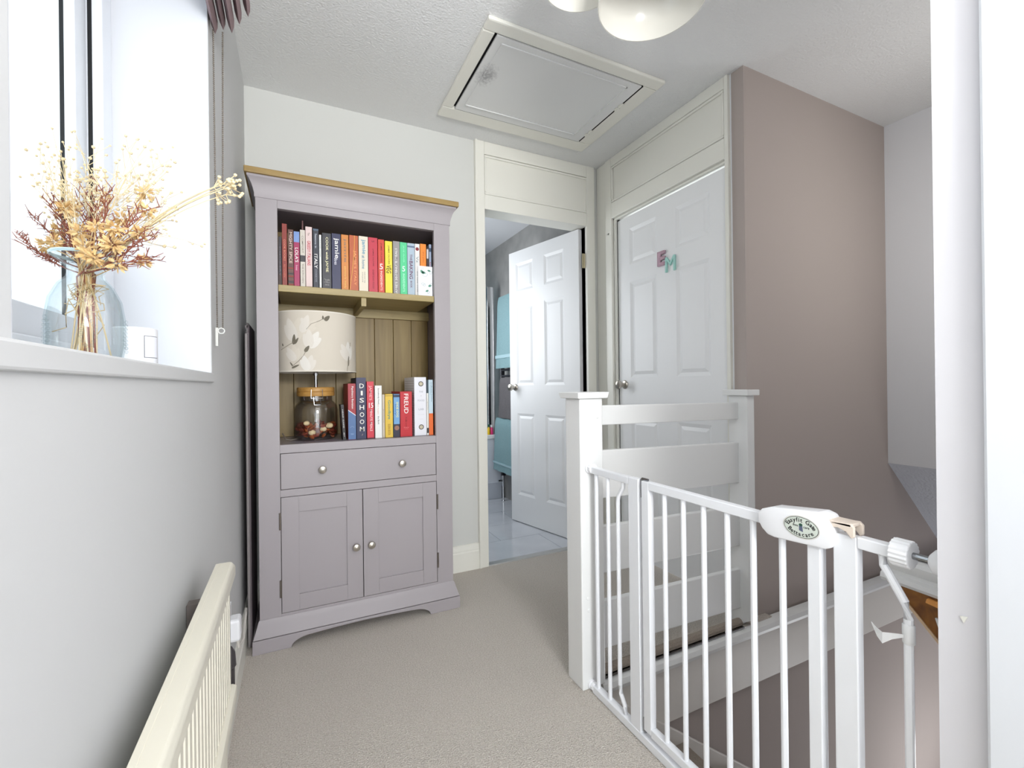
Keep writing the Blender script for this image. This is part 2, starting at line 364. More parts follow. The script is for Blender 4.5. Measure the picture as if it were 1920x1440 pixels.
# ================================================================== DOORS
def raised_panel(name, w0, w1, z0, z1, th, m, parent, tf):
    b = MB()
    for s in (1, -1):
        y = s*th/2
        a, c = 0.018, 0.036
        yb, yt = y-s*0.008, y-s*0.002
        vs = [(w0, y, z0), (w1, y, z0), (w1, y, z1), (w0, y, z1),
              (w0+a, yb, z0+a), (w1-a, yb, z0+a), (w1-a, yb, z1-a), (w0+a, yb, z1-a),
              (w0+c, yt, z0+c), (w1-c, yt, z0+c), (w1-c, yt, z1-c), (w0+c, yt, z1-c)]
        fs = []
        for o in (0, 4):
            for k in range(4): fs.append((o+k, o+(k+1) % 4, o+4+(k+1) % 4, o+4+k))
        fs.append((8, 9, 10, 11))
        b.poly(vs, fs)
    b.move(tf); return b.build(name, m, parent)
def door_leaf(parent, width, height, tf, m, inset_cols, rows, th=0.035):
    """leaf in local frame: x across from hinge, y thickness, z up"""
    b = MB(); cols = sorted(inset_cols); z0 = 0.006
    xs = [0.0]+[c for col in cols for c in col]+[width]
    for i in range(0, len(xs), 2): b.box(xs[i], xs[i+1], -th/2, th/2, z0, height)
    zs = [z0]+[z for r in rows for z in r]+[height]
    for c0, c1 in cols:
        for i in range(0, len(zs), 2): b.box(c0, c1, -th/2, th/2, zs[i], zs[i+1])
    b.bm.verts.ensure_lookup_table(); bmesh.ops.remove_doubles(b.bm, verts=b.bm.verts, dist=1e-5)
    b.move(tf); leaf = b.build('leaf', m, parent)
    for c0, c1 in cols:
        for r0, r1 in rows: raised_panel('panel', c0, c1, r0, r1, th, m, leaf, tf)
    return leaf
KNOB = [(0.0, 0.0), (0.024, 0.0), (0.026, 0.004), (0.022, 0.009), (0.010, 0.012), (0.008, 0.026), (0.014, 0.032), (0.023, 0.040), (0.026, 0.050), (0.023, 0.060), (0.012, 0.066), (0.0, 0.067)]
def door_knob(parent, x, z, th, tf, sides=(1, -1)):
    b = MB()
    for s in sides:
        b.lathe([(r, s*(h+th/2)) for r, h in KNOB], (x, 0, z), 20, 'y')
    b.move(tf); return b.build('door_knob', M_NICKEL, parent, smooth=True)
COLS = [(0.13, 0.318), (0.428, 0.615)]
ROWS = [(0.205, 0.80), (1.005, 1.585), (1.69, 1.895)]
# --- bathroom door
d1 = sroot('door_1', (1.30, D, 0))
fb = MB(); yf = D-0.018
fb.box(0.911, 0.967, yf, D+0.10, 0, H).box(OX1, 1.712, yf, D+0.002, 0, H).box(0.967, OX1, yf, D+0.10, OZ, 2.072).box(0.967, OX1, yf, D, 2.296, H).box(0.911, 0.925, yf-0.006, yf, 0, H)
fb.box(OX1, OX1+0.06, D+0.002, D+0.10, 0, 2.07)
frm = fb.build('frame', M_CREAM, d1, bevel=0.003)
box('transom_panel', M_CREAM, (0.967, 1.712, D-0.006, D, 2.072, 2.296), d1)
mb = ring(MB(), 0, 0.012, 0, 0, 0, 0, 0, 0) if False else MB()
def bead(b, x0, x1, z0, z1, y0, y1, wd=0.012):
    b.box(x0, x1, y0, y1, z0, z0+wd).box(x0, x1, y0, y1, z1-wd, z1).box(x0, x0+wd, y0, y1, z0+wd, z1-wd).box(x1-wd, x1, y0, y1, z0+wd, z1-wd); return b
bead(MB(), 0.969, 1.708, 2.074, 2.294, D-0.016, D-0.006).build('transom_bead', M_CREAM, d1, bevel=0.004)
hx, hy = 1.640, 2.375
e = Vector((1.475-hx, 3.045-hy, 0)).normalized()
tf1 = Matrix(((e.x, -e.y, 0, hx), (e.y, e.x, 0, hy), (0, 0, 1, 0), (0, 0, 0, 1)))
lf = door_leaf(d1, 0.69, 1.985, tf1, M_DOOR, COLS, ROWS)
door_knob(lf, 0.63, 0.99, 0.035, tf1)
for z in (1.78, 0.22):
    MB().tube([(1.652, 2.345, z-0.045), (1.652, 2.345, z+0.045)], 0.006, 8).box(1.632, 1.650, 2.343, 2.347, z-0.045, z+0.045).build('hinge', mat('brass_hinge', (190, 180, 150), 0.35, 0.8), lf)
struct(MB().prism([(D-0.012, 0.0), (D-0.008, 0.005), (D+0.028, 0.007), (D+0.034, 0.001)], 'x', OX0, OX1).build('trim_10', mat('threshold_metal', (190, 190, 188), 0.4, 0.7)))
# --- bedroom door
d2 = sroot('door_2', (XC, 1.78, 0))
fb = MB(); xf = XC-0.016
fb.box(xf, XC+0.08, BY1, 2.236, 0, H).box(xf, XC+0.08, 1.366, BY0, 0, H).box(xf, XC+0.08, BY0, BY1, OZ+0.012, 2.095).box(xf, XC, BY0, BY1, 2.314, H).box(XC-0.006, XC+0.04, 2.236, 2.332, 0, H)
fb.box(XC+0.0, XC+0.02, BY1-0.012, BY1, 0, OZ+0.012).box(XC, XC+0.02, BY0, BY1, OZ, OZ+0.012)
fb.build('frame', M_CREAM, d2, bevel=0.003)
box('transom_panel', M_CREAM, (XC-0.006, XC, BY0, BY1, 2.095, 2.314), d2)
bb = MB(); bead(bb, BY0+0.002, BY1-0.002, 2.098, 2.312, 0, 0.01)
bb.move(Matrix(((0, 1, 0, XC-0.016), (1, 0, 0, 0), (0, 0, 1, 0), (0, 0, 0, 1)))); bb.build('transom_bead', M_CREAM, d2, bevel=0.004)
# local x from hinge at small y; visible face is -x
tf2 = Matrix(((0, -1, 0, XC+0.0375), (1, 0, 0, BY0+0.003), (0, 0, 1, 0.008), (0, 0, 0, 1)))
lf2 = door_leaf(d2, 0.772, 1.975, tf2, M_DOOR, [(0.11, 0.32), (0.455, 0.67)], [(0.205, 0.80), (1.035, 1.590), (1.69, 1.90)])
door_knob(lf2, 0.722, 0.995, 0.035, tf2, (1,))
MB().box(XC-0.004, XC+0.001, 2.200, 2.212, 1.895, 1.94).lathe([(0, 0.0), (0.006, 0.0), (0.005, 0.012), (0, 0.013)], (XC-0.016, 2.206, 1.917), 10, 'x').build('latch_keep', M_NICKEL, d2)
# door letters
t = tag(text('E', mat('lilac_letter_paint', (208, 176, 190), 0.6, var=(60, (194, 160, 176), 0.2)), None, (XC+0.018, 1.799, 1.668), 0.052, 0.076, 'left', 'door_letter', 0.012, 0.045), 'lilac wooden letter E stuck on the white bedroom door', 'letter')
t = tag(text('M', mat('mint_letter_paint', (178, 226, 217), 0.6, var=(60, (164, 214, 205), 0.2)), None, (XC+0.018, 1.738, 1.626), 0.066, 0.078, 'left', 'door_letter', 0.010, 0.0), 'mint green wooden letter M below the lilac E on the bedroom door', 'letter')

# ================================================================== BATHROOM
BZ = 2.28
struct(MB().box(1.70, 1.80, D+0.10, 4.5, -0.1, BZ).build('wall_bathroom_right', mat('grey_stone_tile', (176, 175, 172), 0.45, var=(7, (150, 149, 147), 0.25))))
struct(MB().box(0.3, 1.8, 4.40, 4.5, -0.1, BZ).build('wall_bathroom_far', mat('bath_far_paint', (218, 224, 232), 0.4)))
struct(MB().box(0.2, 0.3, D+0.10, 4.5, -0.1, BZ).build('wall_bathroom_left', M_WHITEWALL))
struct(MB().box(0.2, 1.8, D+0.10, 4.5, BZ, BZ+0.1).build('ceiling_bathroom', M_WHITEWALL))
fl = sroot('floor_bathroom', (1.2, 3.0, -0.01))
M_TILE = mat('pale_marble_tile', (196, 200, 208), 0.10, var=(5, (214, 217, 223), 0.25))
box('grout_bed', mat('grout', (160, 163, 168), 0.8), (0.3, 1.70, D+0.035, 4.4, -0.1, -0.004), fl)
y = D+0.037
row = 0
while y < 3.655:
    y1 = min(y+0.298, 3.664); x = 0.3-(0.3 if row % 2 else 0.02)
    while x < 1.70:
        a, c = max(x, 0.302), min(x+0.597, 1.698)
        if c-a > 0.02: box('tile', M_TILE, (a, c, y, y1, -0.004, 0.0), fl)
        x += 0.60
    y = y1+0.003; row += 1
# bath
t = thing('bath', 'white bath with plain side panel seen through the bathroom doorway', 'bath', (1.0, 4.0, 0))
box('side_panel', mat('bath_panel_white', (222, 227, 236), 0.3), (0.31, 1.66, 3.6800, 3.7000, 0.0, 0.53), t)
box('plinth', mat('bath_plinth', (204, 210, 220), 0.4), (0.31, 1.66, 3.6660, 3.6800, 0.0, 0.145), t, bevel=0.002)
rim = MB(); rim.box(0.31, 1.68, 3.6700, 3.7400, 0.53, 0.568).box(0.31, 1.68, 4.30, 4.39, 0.53, 0.568).box(0.31, 0.40, 3.7400, 4.30, 0.53, 0.568).box(1.58, 1.68, 3.7400, 4.30, 0.53, 0.568)
rim.build('rim', M_PLASTIC, t, bevel=0.008)
MB().prism([(3.7200, 0.55), (3.8000, 0.15), (4.24, 0.15), (4.32, 0.55), (4.33, 0.55), (4.26, 0.14), (3.7800, 0.14), (3.7100, 0.55)], 'x', 0.35, 1.62).build('basin', M_PLASTIC, t)
t = thing('shower_screen', 'clear glass shower screen with chrome edge posts standing on the bath rim', 'screen', (1.3, 3.7200, 0.568))
box('glass_panel', glass('screen_glass', (0.86, 0.93, 0.95), (0.7, 0.82, 0.85), 0.1), (0.80, 1.555, 3.7150, 3.7210, 0.575, 1.88), t)
MB().box(1.555, 1.585, 3.7050, 3.7300, 0.569, 1.885).build('wall_post', M_CHROME, t, bevel=0.004)
MB().box(1.612, 1.622, 3.7050, 3.7300, 0.569, 1.885).build('fixing_channel', M_CHROME, t, bevel=0.002)
MB().box(1.585, 1.612, 3.7140, 3.7200, 0.569, 1.885).build('fixed_strip', mat('screen_white', (206, 208, 210), 0.3), t)
for (x, z0, hh, c, nm, lb) in ((1.582, 0.569, 0.08, (226, 60, 130), 'pink', 'pink plastic bath bottle on the bath rim'), (1.553, 0.569, 0.085, (240, 200, 40), 'yellow', 'yellow plastic bath bottle on the bath rim beside the pink one')):
    t = thing('bath_bottle', lb, 'bottle', (x, 3.6950, z0), 'bath bottles')
    MB().lathe([(0.011, 0), (0.013, 0.005), (0.013, hh*0.6), (0.006, hh*0.78), (0.006, hh*0.82)], (x, 3.6950, z0), 14).build('body', mat('bottle_'+nm, c, 0.35), t, smooth=True)
    MB().lathe([(0.007, hh*0.8), (0.007, hh), (0.004, hh+0.004)], (x, 3.6950, z0), 12).build('cap', mat('bottle_cap_green', (50, 110, 80), 0.4) if nm == 'yellow' else M_PLASTIC, t, smooth=True)
# towel radiator on the right wall, x=1.62
M_ANTH = mat('anthracite_metal', (52, 52, 60), 0.35, 0.4)
t = thing('towel_radiator', 'dark grey ladder towel radiator on the tiled bathroom wall', 'radiator', (1.62, 3.5, 0.2))
RX = 1.63
for yy in (3.22, 3.57):
    MB().box(RX-0.012, RX+0.022, yy-0.014, yy+0.014, 0.22, 1.36).build('upright', M_ANTH, t, bevel=0.004)
zz = 0.26
while zz < 1.34:
    MB().tube([(RX, 3.22, zz), (RX-0.016, 3.40, zz), (RX, 3.57, zz)], 0.010, 8).build('rung', M_ANTH, t, smooth=True)
    zz += 0.052 if int((zz-0.26)/0.052) % 6 != 5 else 0.10
for yy in (3.26, 3.53):
    for zq in (0.5, 1.2): MB().tube([(RX+0.02, yy, zq), (1.698, yy, zq)], 0.008, 8).build('bracket', M_ANTH, t)
for yy in (3.57, 3.22):
    MB().tube([(RX, yy, 0.0), (RX, yy, 0.16)], 0.008, 10).lathe([(0.02, 0), (0.02, 0.004), (0.009, 0.006)], (RX, yy, 0), 14).lathe([(0.009, 0.13), (0.015, 0.15), (0.015, 0.21), (0.010, 0.225)], (RX, yy, 0), 12).tube([(RX, yy, 0.175), (RX-0.045, yy, 0.175)], 0.012, 10).build('valve', M_CHROME, t, smooth=True)
def towel(name, lb, y0, y1, z0, z1, m, xo=0.035, taper=0.0, bands=()):
    t = thing(name, lb, 'towel', (RX, (y0+y1)/2, z1), 'towels on the radiator')
    n, k = 14, 16; b = MB(); pts = []
    for side in (0, 1):
        vs = []
        for i in range(k+1):
            a = i/k; z = z1+(z0-z1)*a
            for j in range(n+1):
                c = j/n; yy = (y0+taper*(1-a))+((y1-taper*(1-a))-(y0+taper*(1-a)))*c
                xx = RX-xo*(0.9+0.3*math.sin(min(1, a*9)*PI/2)) - 0.004*math.sin(c*17+a*2)*a + side*0.014
                if side: xx = max(xx, RX-0.026)
                vs.append(b.bm.verts.new((xx, yy, z)))
        for i in range(k):
            for j in range(n):
                q = (i*(n+1)+j, i*(n+1)+j+1, (i+1)*(n+1)+j+1, (i+1)*(n+1)+j)
                b.bm.faces.new([vs[v] for v in q])
        pts.append(vs)
    A, B_ = pts
    for idx in ([i for i in range(n+1)], [k*(n+1)+i for i in range(n+1)]):
        for q in range(len(idx)-1): b.bm.faces.new((A[idx[q]], A[idx[q+1]], B_[idx[q+1]], B_[idx[q]]))
    for col in (0, n):
        for i in range(k): b.bm.faces.new((A[i*(n+1)+col], A[(i+1)*(n+1)+col], B_[(i+1)*(n+1)+col], B_[i*(n+1)+col]))
    b.build('cloth', m, t, smooth=True)
    for (za, zb) in bands:
        MB().box(RX-xo*1.25-0.004, RX-xo*1.1, y0-0.001, y1+0.001, za, zb).build('woven_band', mat('towel_band', (170, 200, 208), 0.9), t)
    return t
M_TOW = mat('sea_green_towel', (160, 192, 197), 0.95, bump=(260, 1.0, 0.006), var=(220, (130, 168, 175), 0.25))
M_TOWG = mat('grey_towel', (126, 122, 124), 0.95, bump=(260, 1.0, 0.006), var=(220, (100, 97, 100), 0.25))
towel('towel', 'sea green towel draped over the top of the bathroom towel radiator', 3.20, 3.60, 1.15, 1.76, M_TOW, 0.035, 0.05, ((1.235, 1.262),))
towel('towel', 'grey towel hanging at the middle of the bathroom towel radiator', 3.20, 3.53, 0.73, 1.07, M_TOWG, 0.045, 0.03)
towel('towel', 'sea green towel hanging low on the bathroom towel radiator', 3.20, 3.65, 0.27, 0.725, M_TOW, 0.045, 0.045, ((0.33, 0.345),))

# ================================================================== BALUSTRADE
t = thing('balustrade', 'white painted plank balustrade between two square newel posts', 'balustrade', (1.3, 1.285, 0))
NX0, NX1, NY0, NY1 = 0.845, 0.937, 1.238, 1.326
n1 = MB().box(NX0, NX1, NY0, NY1, 0.0, 0.962).build('newel_post', M_GLOSS, t, bevel=0.004)
def cap(x0, x1, y0, y1, z, par):
    b = MB(); o = 0.017
    b.poly([(x0-o+0.004, y0-o+0.004, z), (x1+o-0.004, y0-o+0.004, z), (x1+o-0.004, y1+o-0.004, z), (x0-o+0.004, y1+o-0.004, z), (x0-o, y0-o, z+0.021), (x1+o, y0-o, z+0.021), (x1+o, y1+o, z+0.021), (x0-o, y1+o, z+0.021)],
           [(3,2,1,0),(4,5,6,7),(0,1,5,4),(1,2,6,5),(2,3,7,6),(3,0,4,7)])
    return b.build('newel_cap', M_GLOSS, par, bevel=0.003)
cap(NX0, NX1, NY0, NY1, 0.962, n1)
for (dx, z) in ((0.915, 0.90), (0.87, 0.30), (0.872, 0.26), (0.905, 0.30)):
    MB().lathe([(0.0, -0.003), (0.005, -0.002), (0.006, 0.0)], (dx, NY0, z), 10, 'y').build('screw_cap', M_GLOSS, n1, smooth=True)
n2 = MB().prism([(1.245, 0.03), (1.245, 0.955), (1.335, 0.955), (1.335, 0.0), (1.285, 0.0)], 'x', 1.672, 1.715).build('newel_post', M_GLOSS, t, bevel=0.003)
MB().box(1.655, 1.728, 1.229, 1.352, 0.955, 0.979).build('newel_cap', M_GLOSS, n2, bevel=0.003)
for (za, zb, zc, zd) in ((0.935, 0.866, 0.925, 0.855), (0.778, 0.610, 0.757, 0.589), (0.512, 0.347, 0.490, 0.326), (0.249, 0.083, 0.229, 0.066)):
    b = MB(); x0, x1 = 0.938, 1.690; y0, y1 = 1.287, 1.309
    b.poly([(x0, y0, zb), (x1, y0, zd), (x1, y1, zd), (x0, y1, zb), (x0, y0, za), (x1, y0, zc), (x1, y1, zc), (x0, y1, za)],
           [(3,2,1,0),(4,5,6,7),(0,1,5,4),(1,2,6,5),(2,3,7,6),(3,0,4,7)])
    b.build('plank', M_GLOSS, t, bevel=0.003)

# ================================================================== STAIRS
t = thing('staircase', 'carpeted staircase going down behind the white safety gate', 'staircase', (0.95, 0.8, -0.2))
ST = [(0.905, 1.04)]+[(1.04+0.258*k, 1.04+0.258*(k+1)) for k in range(9)]
for k, (x0, x1) in enumerate(ST):
    z = -0.16-0.185*k
    b = MB(); b.prism([(x0, z-0.22), (x1, z-0.22), (x1, z-0.028), (x1+0.016, z-0.022), (x1+0.020, z-0.010), (x1+0.012, z), (x0, z)], 'y', 0.325, 1.258)
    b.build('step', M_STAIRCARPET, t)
MB().prism([(0.90, -0.02), (1.19, -0.228), (3.45, -1.88), (3.45, -2.20), (1.15, -0.53), (0.90, -0.40)], 'y', 1.259, 1.2775).build('string', M_APRON, t, bevel=0.003)
# stair-head wooden panel with white moulded ledge
t = thing('stair_ledge', 'white moulded ledge with bare brown wood panel below beside the right wall', 'ledge', (1.16, 0.44, 0.55))
led = [(0.0, 0.0), (0.036, 0.0), (0.044, 0.008), (0.040, 0.018), (0.028, 0.022), (0.024, 0.030), (0.036, 0.040), (0.038, 0.052), (0.028, 0.060), (0.0, 0.060)]
b = MB(); n = len(led); vs = []
for (y, dx, z0, s) in ((0.540, 0.0, 0.577, 0.9), (0.323, 0.02, 0.560, 1.0)):
    for p in led: vs.append((1.175+dx-p[0]*0.6, y+p[0]*0.12*0, z0+p[1]*s))
b.poly(vs, [(i, (i+1) % n, n+(i+1) % n, n+i) for i in range(n)]+[tuple(range(n))[::-1], tuple(range(n, 2*n))])
b.build('moulding', M_GLOSS, t, smooth=True)
M_BROWN = wood('varnished_brown_wood', (104, 58, 14), (150, 96, 34), (30, 30, 30), 0.3)
MB().prism([(0.532, 0.580), (0.323, 0.565), (0.323, 0.350)], 'x', 1.163, 1.178).build('panel', M_BROWN, t)
MB().prism([(0.536, 0.579), (0.532, 0.582), (0.323, 0.352), (0.323, 0.344)], 'x', 1.160, 1.179).build('edge_strip', mat('pale_raw_wood', (216, 186, 150), 0.6), t)
MB().prism([(0.462, 0.566), (0.465, 0.556), (0.323, 0.535), (0.323, 0.552)], 'x', 1.155, 1.164).build('batten', wood('light_pine', (222, 150, 72), (236, 172, 96), (20, 20, 20)), t, bevel=0.002)
MB().prism([(0.450, 0.531), (0.443, 0.530), (0.436, 0.508), (0.441, 0.500)], 'x', 1.158, 1.164).build('paint_flake', M_GLOSS, t)

# ================================================================== SAFETY GATE
GX = 0.88
t = thing('safety_gate', 'white metal stair safety gate at the top of the stairs', 'gate', (GX, 0.8, 0))
def gbox(name, y0, y1, z0, z1, x0=GX-0.010, x1=GX+0.010, m=M_GATE, par=None, bv=0.002):
    return MB().box(x0, x1, y0, y1, z0, z1).build(name, m, par or t, bevel=bv)
def rod(name, y, z0, z1, r=0.0065, par=None):
    return MB().tube([(GX, y, z0), (GX, y, z1)], r, 10).build(name, M_GATE, par or t, smooth=True)
gbox('base_rail', 0.375, 1.218, 0.002, 0.026, GX-0.012, GX+0.012)
gbox('frame_upright', 0.992, 1.034, 0.024, 0.740)
gbox('frame_upright', 0.443, 0.481, 0.024, 0.740)
gbox('top_rail', 1.034, 1.218, 0.718, 0.739)
gbox('top_rail', 0.393, 0.443, 0.722, 0.742)
rod('bar', 1.1995, 0.024, 0.72); rod('bar', 1.140, 0.024, 0.72)
MB().tube([(GX, 1.066, 0.724), (GX, 1.068, 0.700), (GX, 1.088, 0.672), (GX, 1.092, 0.655), (GX, 1.092, 0.10), (GX, 1.088, 0.075), (GX, 1.070, 0.048), (GX, 1.068, 0.02)], 0.0065, 10).build('bent_bar', M_GATE, t, smooth=True)
MB().tube([(GX, 0.412, 0.728), (GX, 0.408, 0.705), (GX, 0.380, 0.655), (GX, 0.375, 0.630), (GX, 0.375, 0.10), (GX, 0.380, 0.075), (GX, 0.405, 0.048), (GX, 0.408, 0.02)], 0.0065, 10).build('bent_bar', M_GATE, t, smooth=True)
# gate leaf
gbox('leaf_upright', 0.951, 0.979, 0.044, 0.739)
gbox('leaf_upright', 0.503, 0.527, 0.044, 0.735)
gbox('leaf_top_rail', 0.600, 0.951, 0.717, 0.739)
gbox('leaf_bottom_rail', 0.527, 0.951, 0.040, 0.062)
for y in (0.901, 0.837, 0.7745, 0.709, 0.645, 0.581): rod('bar', y, 0.06, 0.72)
MB().tube([(GX, 0.985, 0.69), (GX, 0.985, 0.742)], 0.005, 8).tube([(GX, 0.985, 0.742), (GX, 0.962, 0.742)], 0.004, 8).build('hinge_pin', M_STEEL, t, smooth=True)
MB().tube([(GX, 0.985, 0.03), (GX, 0.985, 0.07)], 0.005, 8).build('hinge_pin', M_STEEL, t, smooth=True)
# latch housing
hous = [(0.620, 0.742), (0.612, 0.751), (0.590, 0.760), (0.500, 0.772), (0.486, 0.768), (0.477, 0.752), (0.475, 0.742), (0.475, 0.722), (0.480, 0.712), (0.490, 0.707), (0.585, 0.700), (0.600, 0.702), (0.612, 0.712), (0.620, 0.725)]
lh = MB().prism(hous, 'x', GX-0.020, GX+0.018).build('latch_housing', M_PLASTIC, t, bevel=0.004, seg=3)
def ellipse(cy, cz, a, bb_, n=40, tilt=0.0):
    r = []
    for k in range(n):
        q = 2*PI*k/n; u, v_ = a*math.cos(q), bb_*math.sin(q)
        r.append((cy+u*math.cos(tilt)-v_*math.sin(tilt), cz+u*math.sin(tilt)+v_*math.cos(tilt)))
    return r
LX = GX-0.020; LC = (0.531, 0.7355)
MB().prism(ellipse(*LC, 0.0345, 0.0215), 'x', LX-0.0006, LX+0.001).build('badge_rim', mat('badge_rim', (222, 222, 216), 0.4), lh)
MB().prism(ellipse(*LC, 0.0322, 0.0195), 'x', LX-0.0009, LX).build('badge_ring', mat('badge_ring_black', (40, 42, 44), 0.4), lh)
MB().prism(ellipse(*LC, 0.0312, 0.0186), 'x', LX-0.0012, LX).build('badge', mat('badge_face', (214, 222, 212), 0.4), lh)
def arc_text(s, a, bb_, a0, a1, size, inward, m, par):
    bm_all = bmesh.new(); n = len(s)
    adv = [{' ': .38, 'f': .36, 'i': .30, 't': .42, 's': .52, 'G': .80}.get(c, .62) for c in s]; tot = sum(adv); acc = [sum(adv[:i])+adv[i]/2 for i in range(n)]
    for i, chr_ in enumerate(s):
        if chr_ == ' ': continue
        me = text_mesh(chr_, 0, 0.02); q = a0+(a1-a0)*acc[i]/tot
        px, pz = a*math.cos(q), bb_*math.sin(q)
        tx, tz = (a*math.sin(q), -bb_*math.cos(q)) if not inward else (-a*math.sin(q), bb_*math.cos(q))
        ln = math.hypot(tx, tz); tx, tz = tx/ln, tz/ln
        xs = [v.co.x for v in me.vertices]; cx = (min(xs)+max(xs))/2
        base = len(bm_all.verts); vv = []
        for v in me.vertices:
            lx, ly = (v.co.x-cx)*size, (v.co.y-0.33)*size
            X, Z = px+lx*tx-ly*tz, pz+lx*tz+ly*tx
            vv.append(bm_all.verts.new((LX-0.0015, LC[0]-X, LC[1]+Z)))
        for p in me.polygons:
            try: bm_all.faces.new([vv[k] for k in p.vertices])
            except ValueError: pass
        bpy.data.meshes.remove(me)
    b = MB(); b.bm.free(); b.bm = bm_all
    return b.build('lettering', m, par)
M_BLACK = mat('print_black', (30, 32, 34), 0.5)
arc_text('Easyfit Gate', 0.0258, 0.0135, PI*0.97, PI*0.03, 0.0110, False, M_BLACK, lh)
arc_text('Bettacare', 0.0235, 0.0128, PI*1.13, PI*1.87, 0.0108, True, M_BLACK, lh)
text('Bett', M_BLACK, lh, (LX-0.0015, LC[0]+0.0095, LC[1]+0.0025), 0.010, 0.0042, 'left')
text('care', M_BLACK, lh, (LX-0.0015, LC[0]-0.0105, LC[1]+0.0015), 0.011, 0.0034, 'left')
MB().prism([(LC[0]+0.003, LC[1]+0.006), (LC[0]-0.003, LC[1]+0.006), (LC[0]-0.004, LC[1]-0.008), (LC[0]+0.003, LC[1]-0.006)], 'x', LX-0.0014, LX).build('badge_figure', mat('badge_blue', (96, 104, 128), 0.5), lh)
MB().prism(ellipse(LC[0], LC[1]+0.005, 0.0034, 0.0026, 14), 'x', LX-0.0016, LX).build('badge_figure', mat('badge_green', (52, 92, 76), 0.5), lh)
# ivory hook that catches the frame post
hk = MB().prism([(0.485, 0.760), (0.449, 0.764), (0.443, 0.758), (0.443, 0.742), (0.448, 0.738), (0.456, 0.748), (0.470, 0.752), (0.485, 0.748)], 'x', GX-0.017, GX-0.011)
hk.prism([(0.485, 0.760), (0.449, 0.764), (0.443, 0.758), (0.443, 0.742), (0.448, 0.738), (0.456, 0.748), (0.470, 0.752), (0.485, 0.748)], 'x', GX+0.011, GX+0.017).box(GX-0.017, GX+0.017, 0.447, 0.485, 0.757, 0.763)
hk.build('latch_hook', M_HOOK, t, bevel=0.0015)['label'] = 'aged ivory plastic latch hook'
# adjuster wheels, spindles, wall cups
def wheel(y0, y1, z, r, name='adjuster_wheel', teeth=18):
    pts = []
    for k in range(teeth*2):
        q = 2*PI*k/(teeth*2); rr = r if k % 2 else r*0.90; pts.append((GX+rr*math.cos(q), z+rr*math.sin(q)))
    return MB().prism(pts, 'y', y0, y1).build(name, M_PLASTIC, t, bevel=0.002)
wheel(0.368, 0.394, 0.733, 0.023)
MB().tube([(GX, 0.37, 0.733), (GX, 0.335, 0.733)], 0.0055, 10).build('spindle', M_STEEL, t, smooth=True)
MB().lathe([(0.010, 0.346), (0.019, 0.339), (0.023, 0.330), (0.024, 0.3225)], (GX, 0, 0.733), 18, 'y').build('wall_cup', M_PLASTIC, t, smooth=True)
for z in (0.733, 0.016):
    r = 0.016 if z < 0.1 else 0.019
    z = max(z, r)
    MB().lathe([(r, 1.2375), (r, 1.231), (r*0.75, 1.2285)], (GX, 0, z), 18, 'y').build('wall_cup', M_PLASTIC, t, smooth=True)
    wheel(1.214, 1.228, z, r*0.92, teeth=12)
wheel(0.368, 0.392, 0.022, 0.0215)
# tape with a loose end on the last bar
MB().lathe([(0.0085, 0.592), (0.0085, 0.620), (0.0072, 0.622), (0.0072, 0.590)], (GX, 0.375, 0), 10, closed=True).build('tape', mat('white_tape', (230, 231, 232), 0.5), t, smooth=True)
b = MB(); tp = [(GX-0.009, 0.378, 0.604), (GX-0.012, 0.392, 0.598), (GX-0.013, 0.405, 0.590), (GX-0.010, 0.414, 0.594), (GX-0.006, 0.424, 0.604)]
hw = [0.003, 0.006, 0.011, 0.008, 0.001]
vs = []
for p, h_ in zip(tp, hw): vs += [(p[0], p[1], p[2]-h_), (p[0], p[1], p[2]+h_*0.7), (p[0]-0.0006, p[1], p[2]-h_), (p[0]-0.0006, p[1], p[2]+h_*0.7)]
fs = []
for i in range(len(tp)-1):
    o = 4*i; fs += [(o, o+1, o+5, o+4), (o+2, o+6, o+7, o+3), (o, o+4, o+6, o+2), (o+1, o+3, o+7, o+5)]
b.poly(vs, fs+[(0, 2, 3, 1), (16, 17, 19, 18)]); b.build("tape_end", MC["white_tape"], t)

# ================================================================== BOOKCASE
YF = 1.98; YB = 2.322
t = thing('bookcase', 'mauve grey painted bookcase with oak top, open shelves, drawer and two doors', 'bookcase', (0.26, 2.13, 0))
bx0, bx1 = -0.126, 0.648
sx0, sx1 = -0.051, 0.575
ix0, ix1 = -0.108, 0.632
box('side_panel', M_CAB, (bx0+0.004, ix0-0.006, YF+0.022, YB, 0.06, 1.745), t)
box('side_panel', M_CAB, (ix1+0.006, bx1-0.004, YF+0.022, YB, 0.06, 1.745), t)
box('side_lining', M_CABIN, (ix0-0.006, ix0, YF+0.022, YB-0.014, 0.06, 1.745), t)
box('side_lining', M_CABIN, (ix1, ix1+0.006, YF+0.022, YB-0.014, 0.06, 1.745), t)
box('stile', M_CAB, (bx0, sx0, YF, YF+0.022, 0.05, 1.745), t, 0.0012)
box('stile', M_CAB, (sx1, bx1, YF, YF+0.022, 0.05, 1.745), t, 0.0012)
box('rail', M_CAB, (sx0, sx1, YF+0.0004, YF+0.022, 1.710, 1.745), t, 0.001)
box('rail', M_CAB, (sx0, sx1, YF+0.0004, YF+0.022, 0.752, 0.785), t, 0.001)
box('rail', M_CAB, (sx0, sx1, YF+0.0004, YF+0.022, 0.581, 0.609), t, 0.001)
box('rail', M_CAB, (sx0, sx1, YF+0.0004, YF+0.022, 0.06, 0.127), t, 0.001)
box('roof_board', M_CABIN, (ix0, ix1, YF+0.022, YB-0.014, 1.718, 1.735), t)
box('base_shelf', mat('base_shelf_paint', (140, 134, 142), 0.25), (ix0, ix1, YF+0.022, YB-0.014, 0.765, 0.785), t)
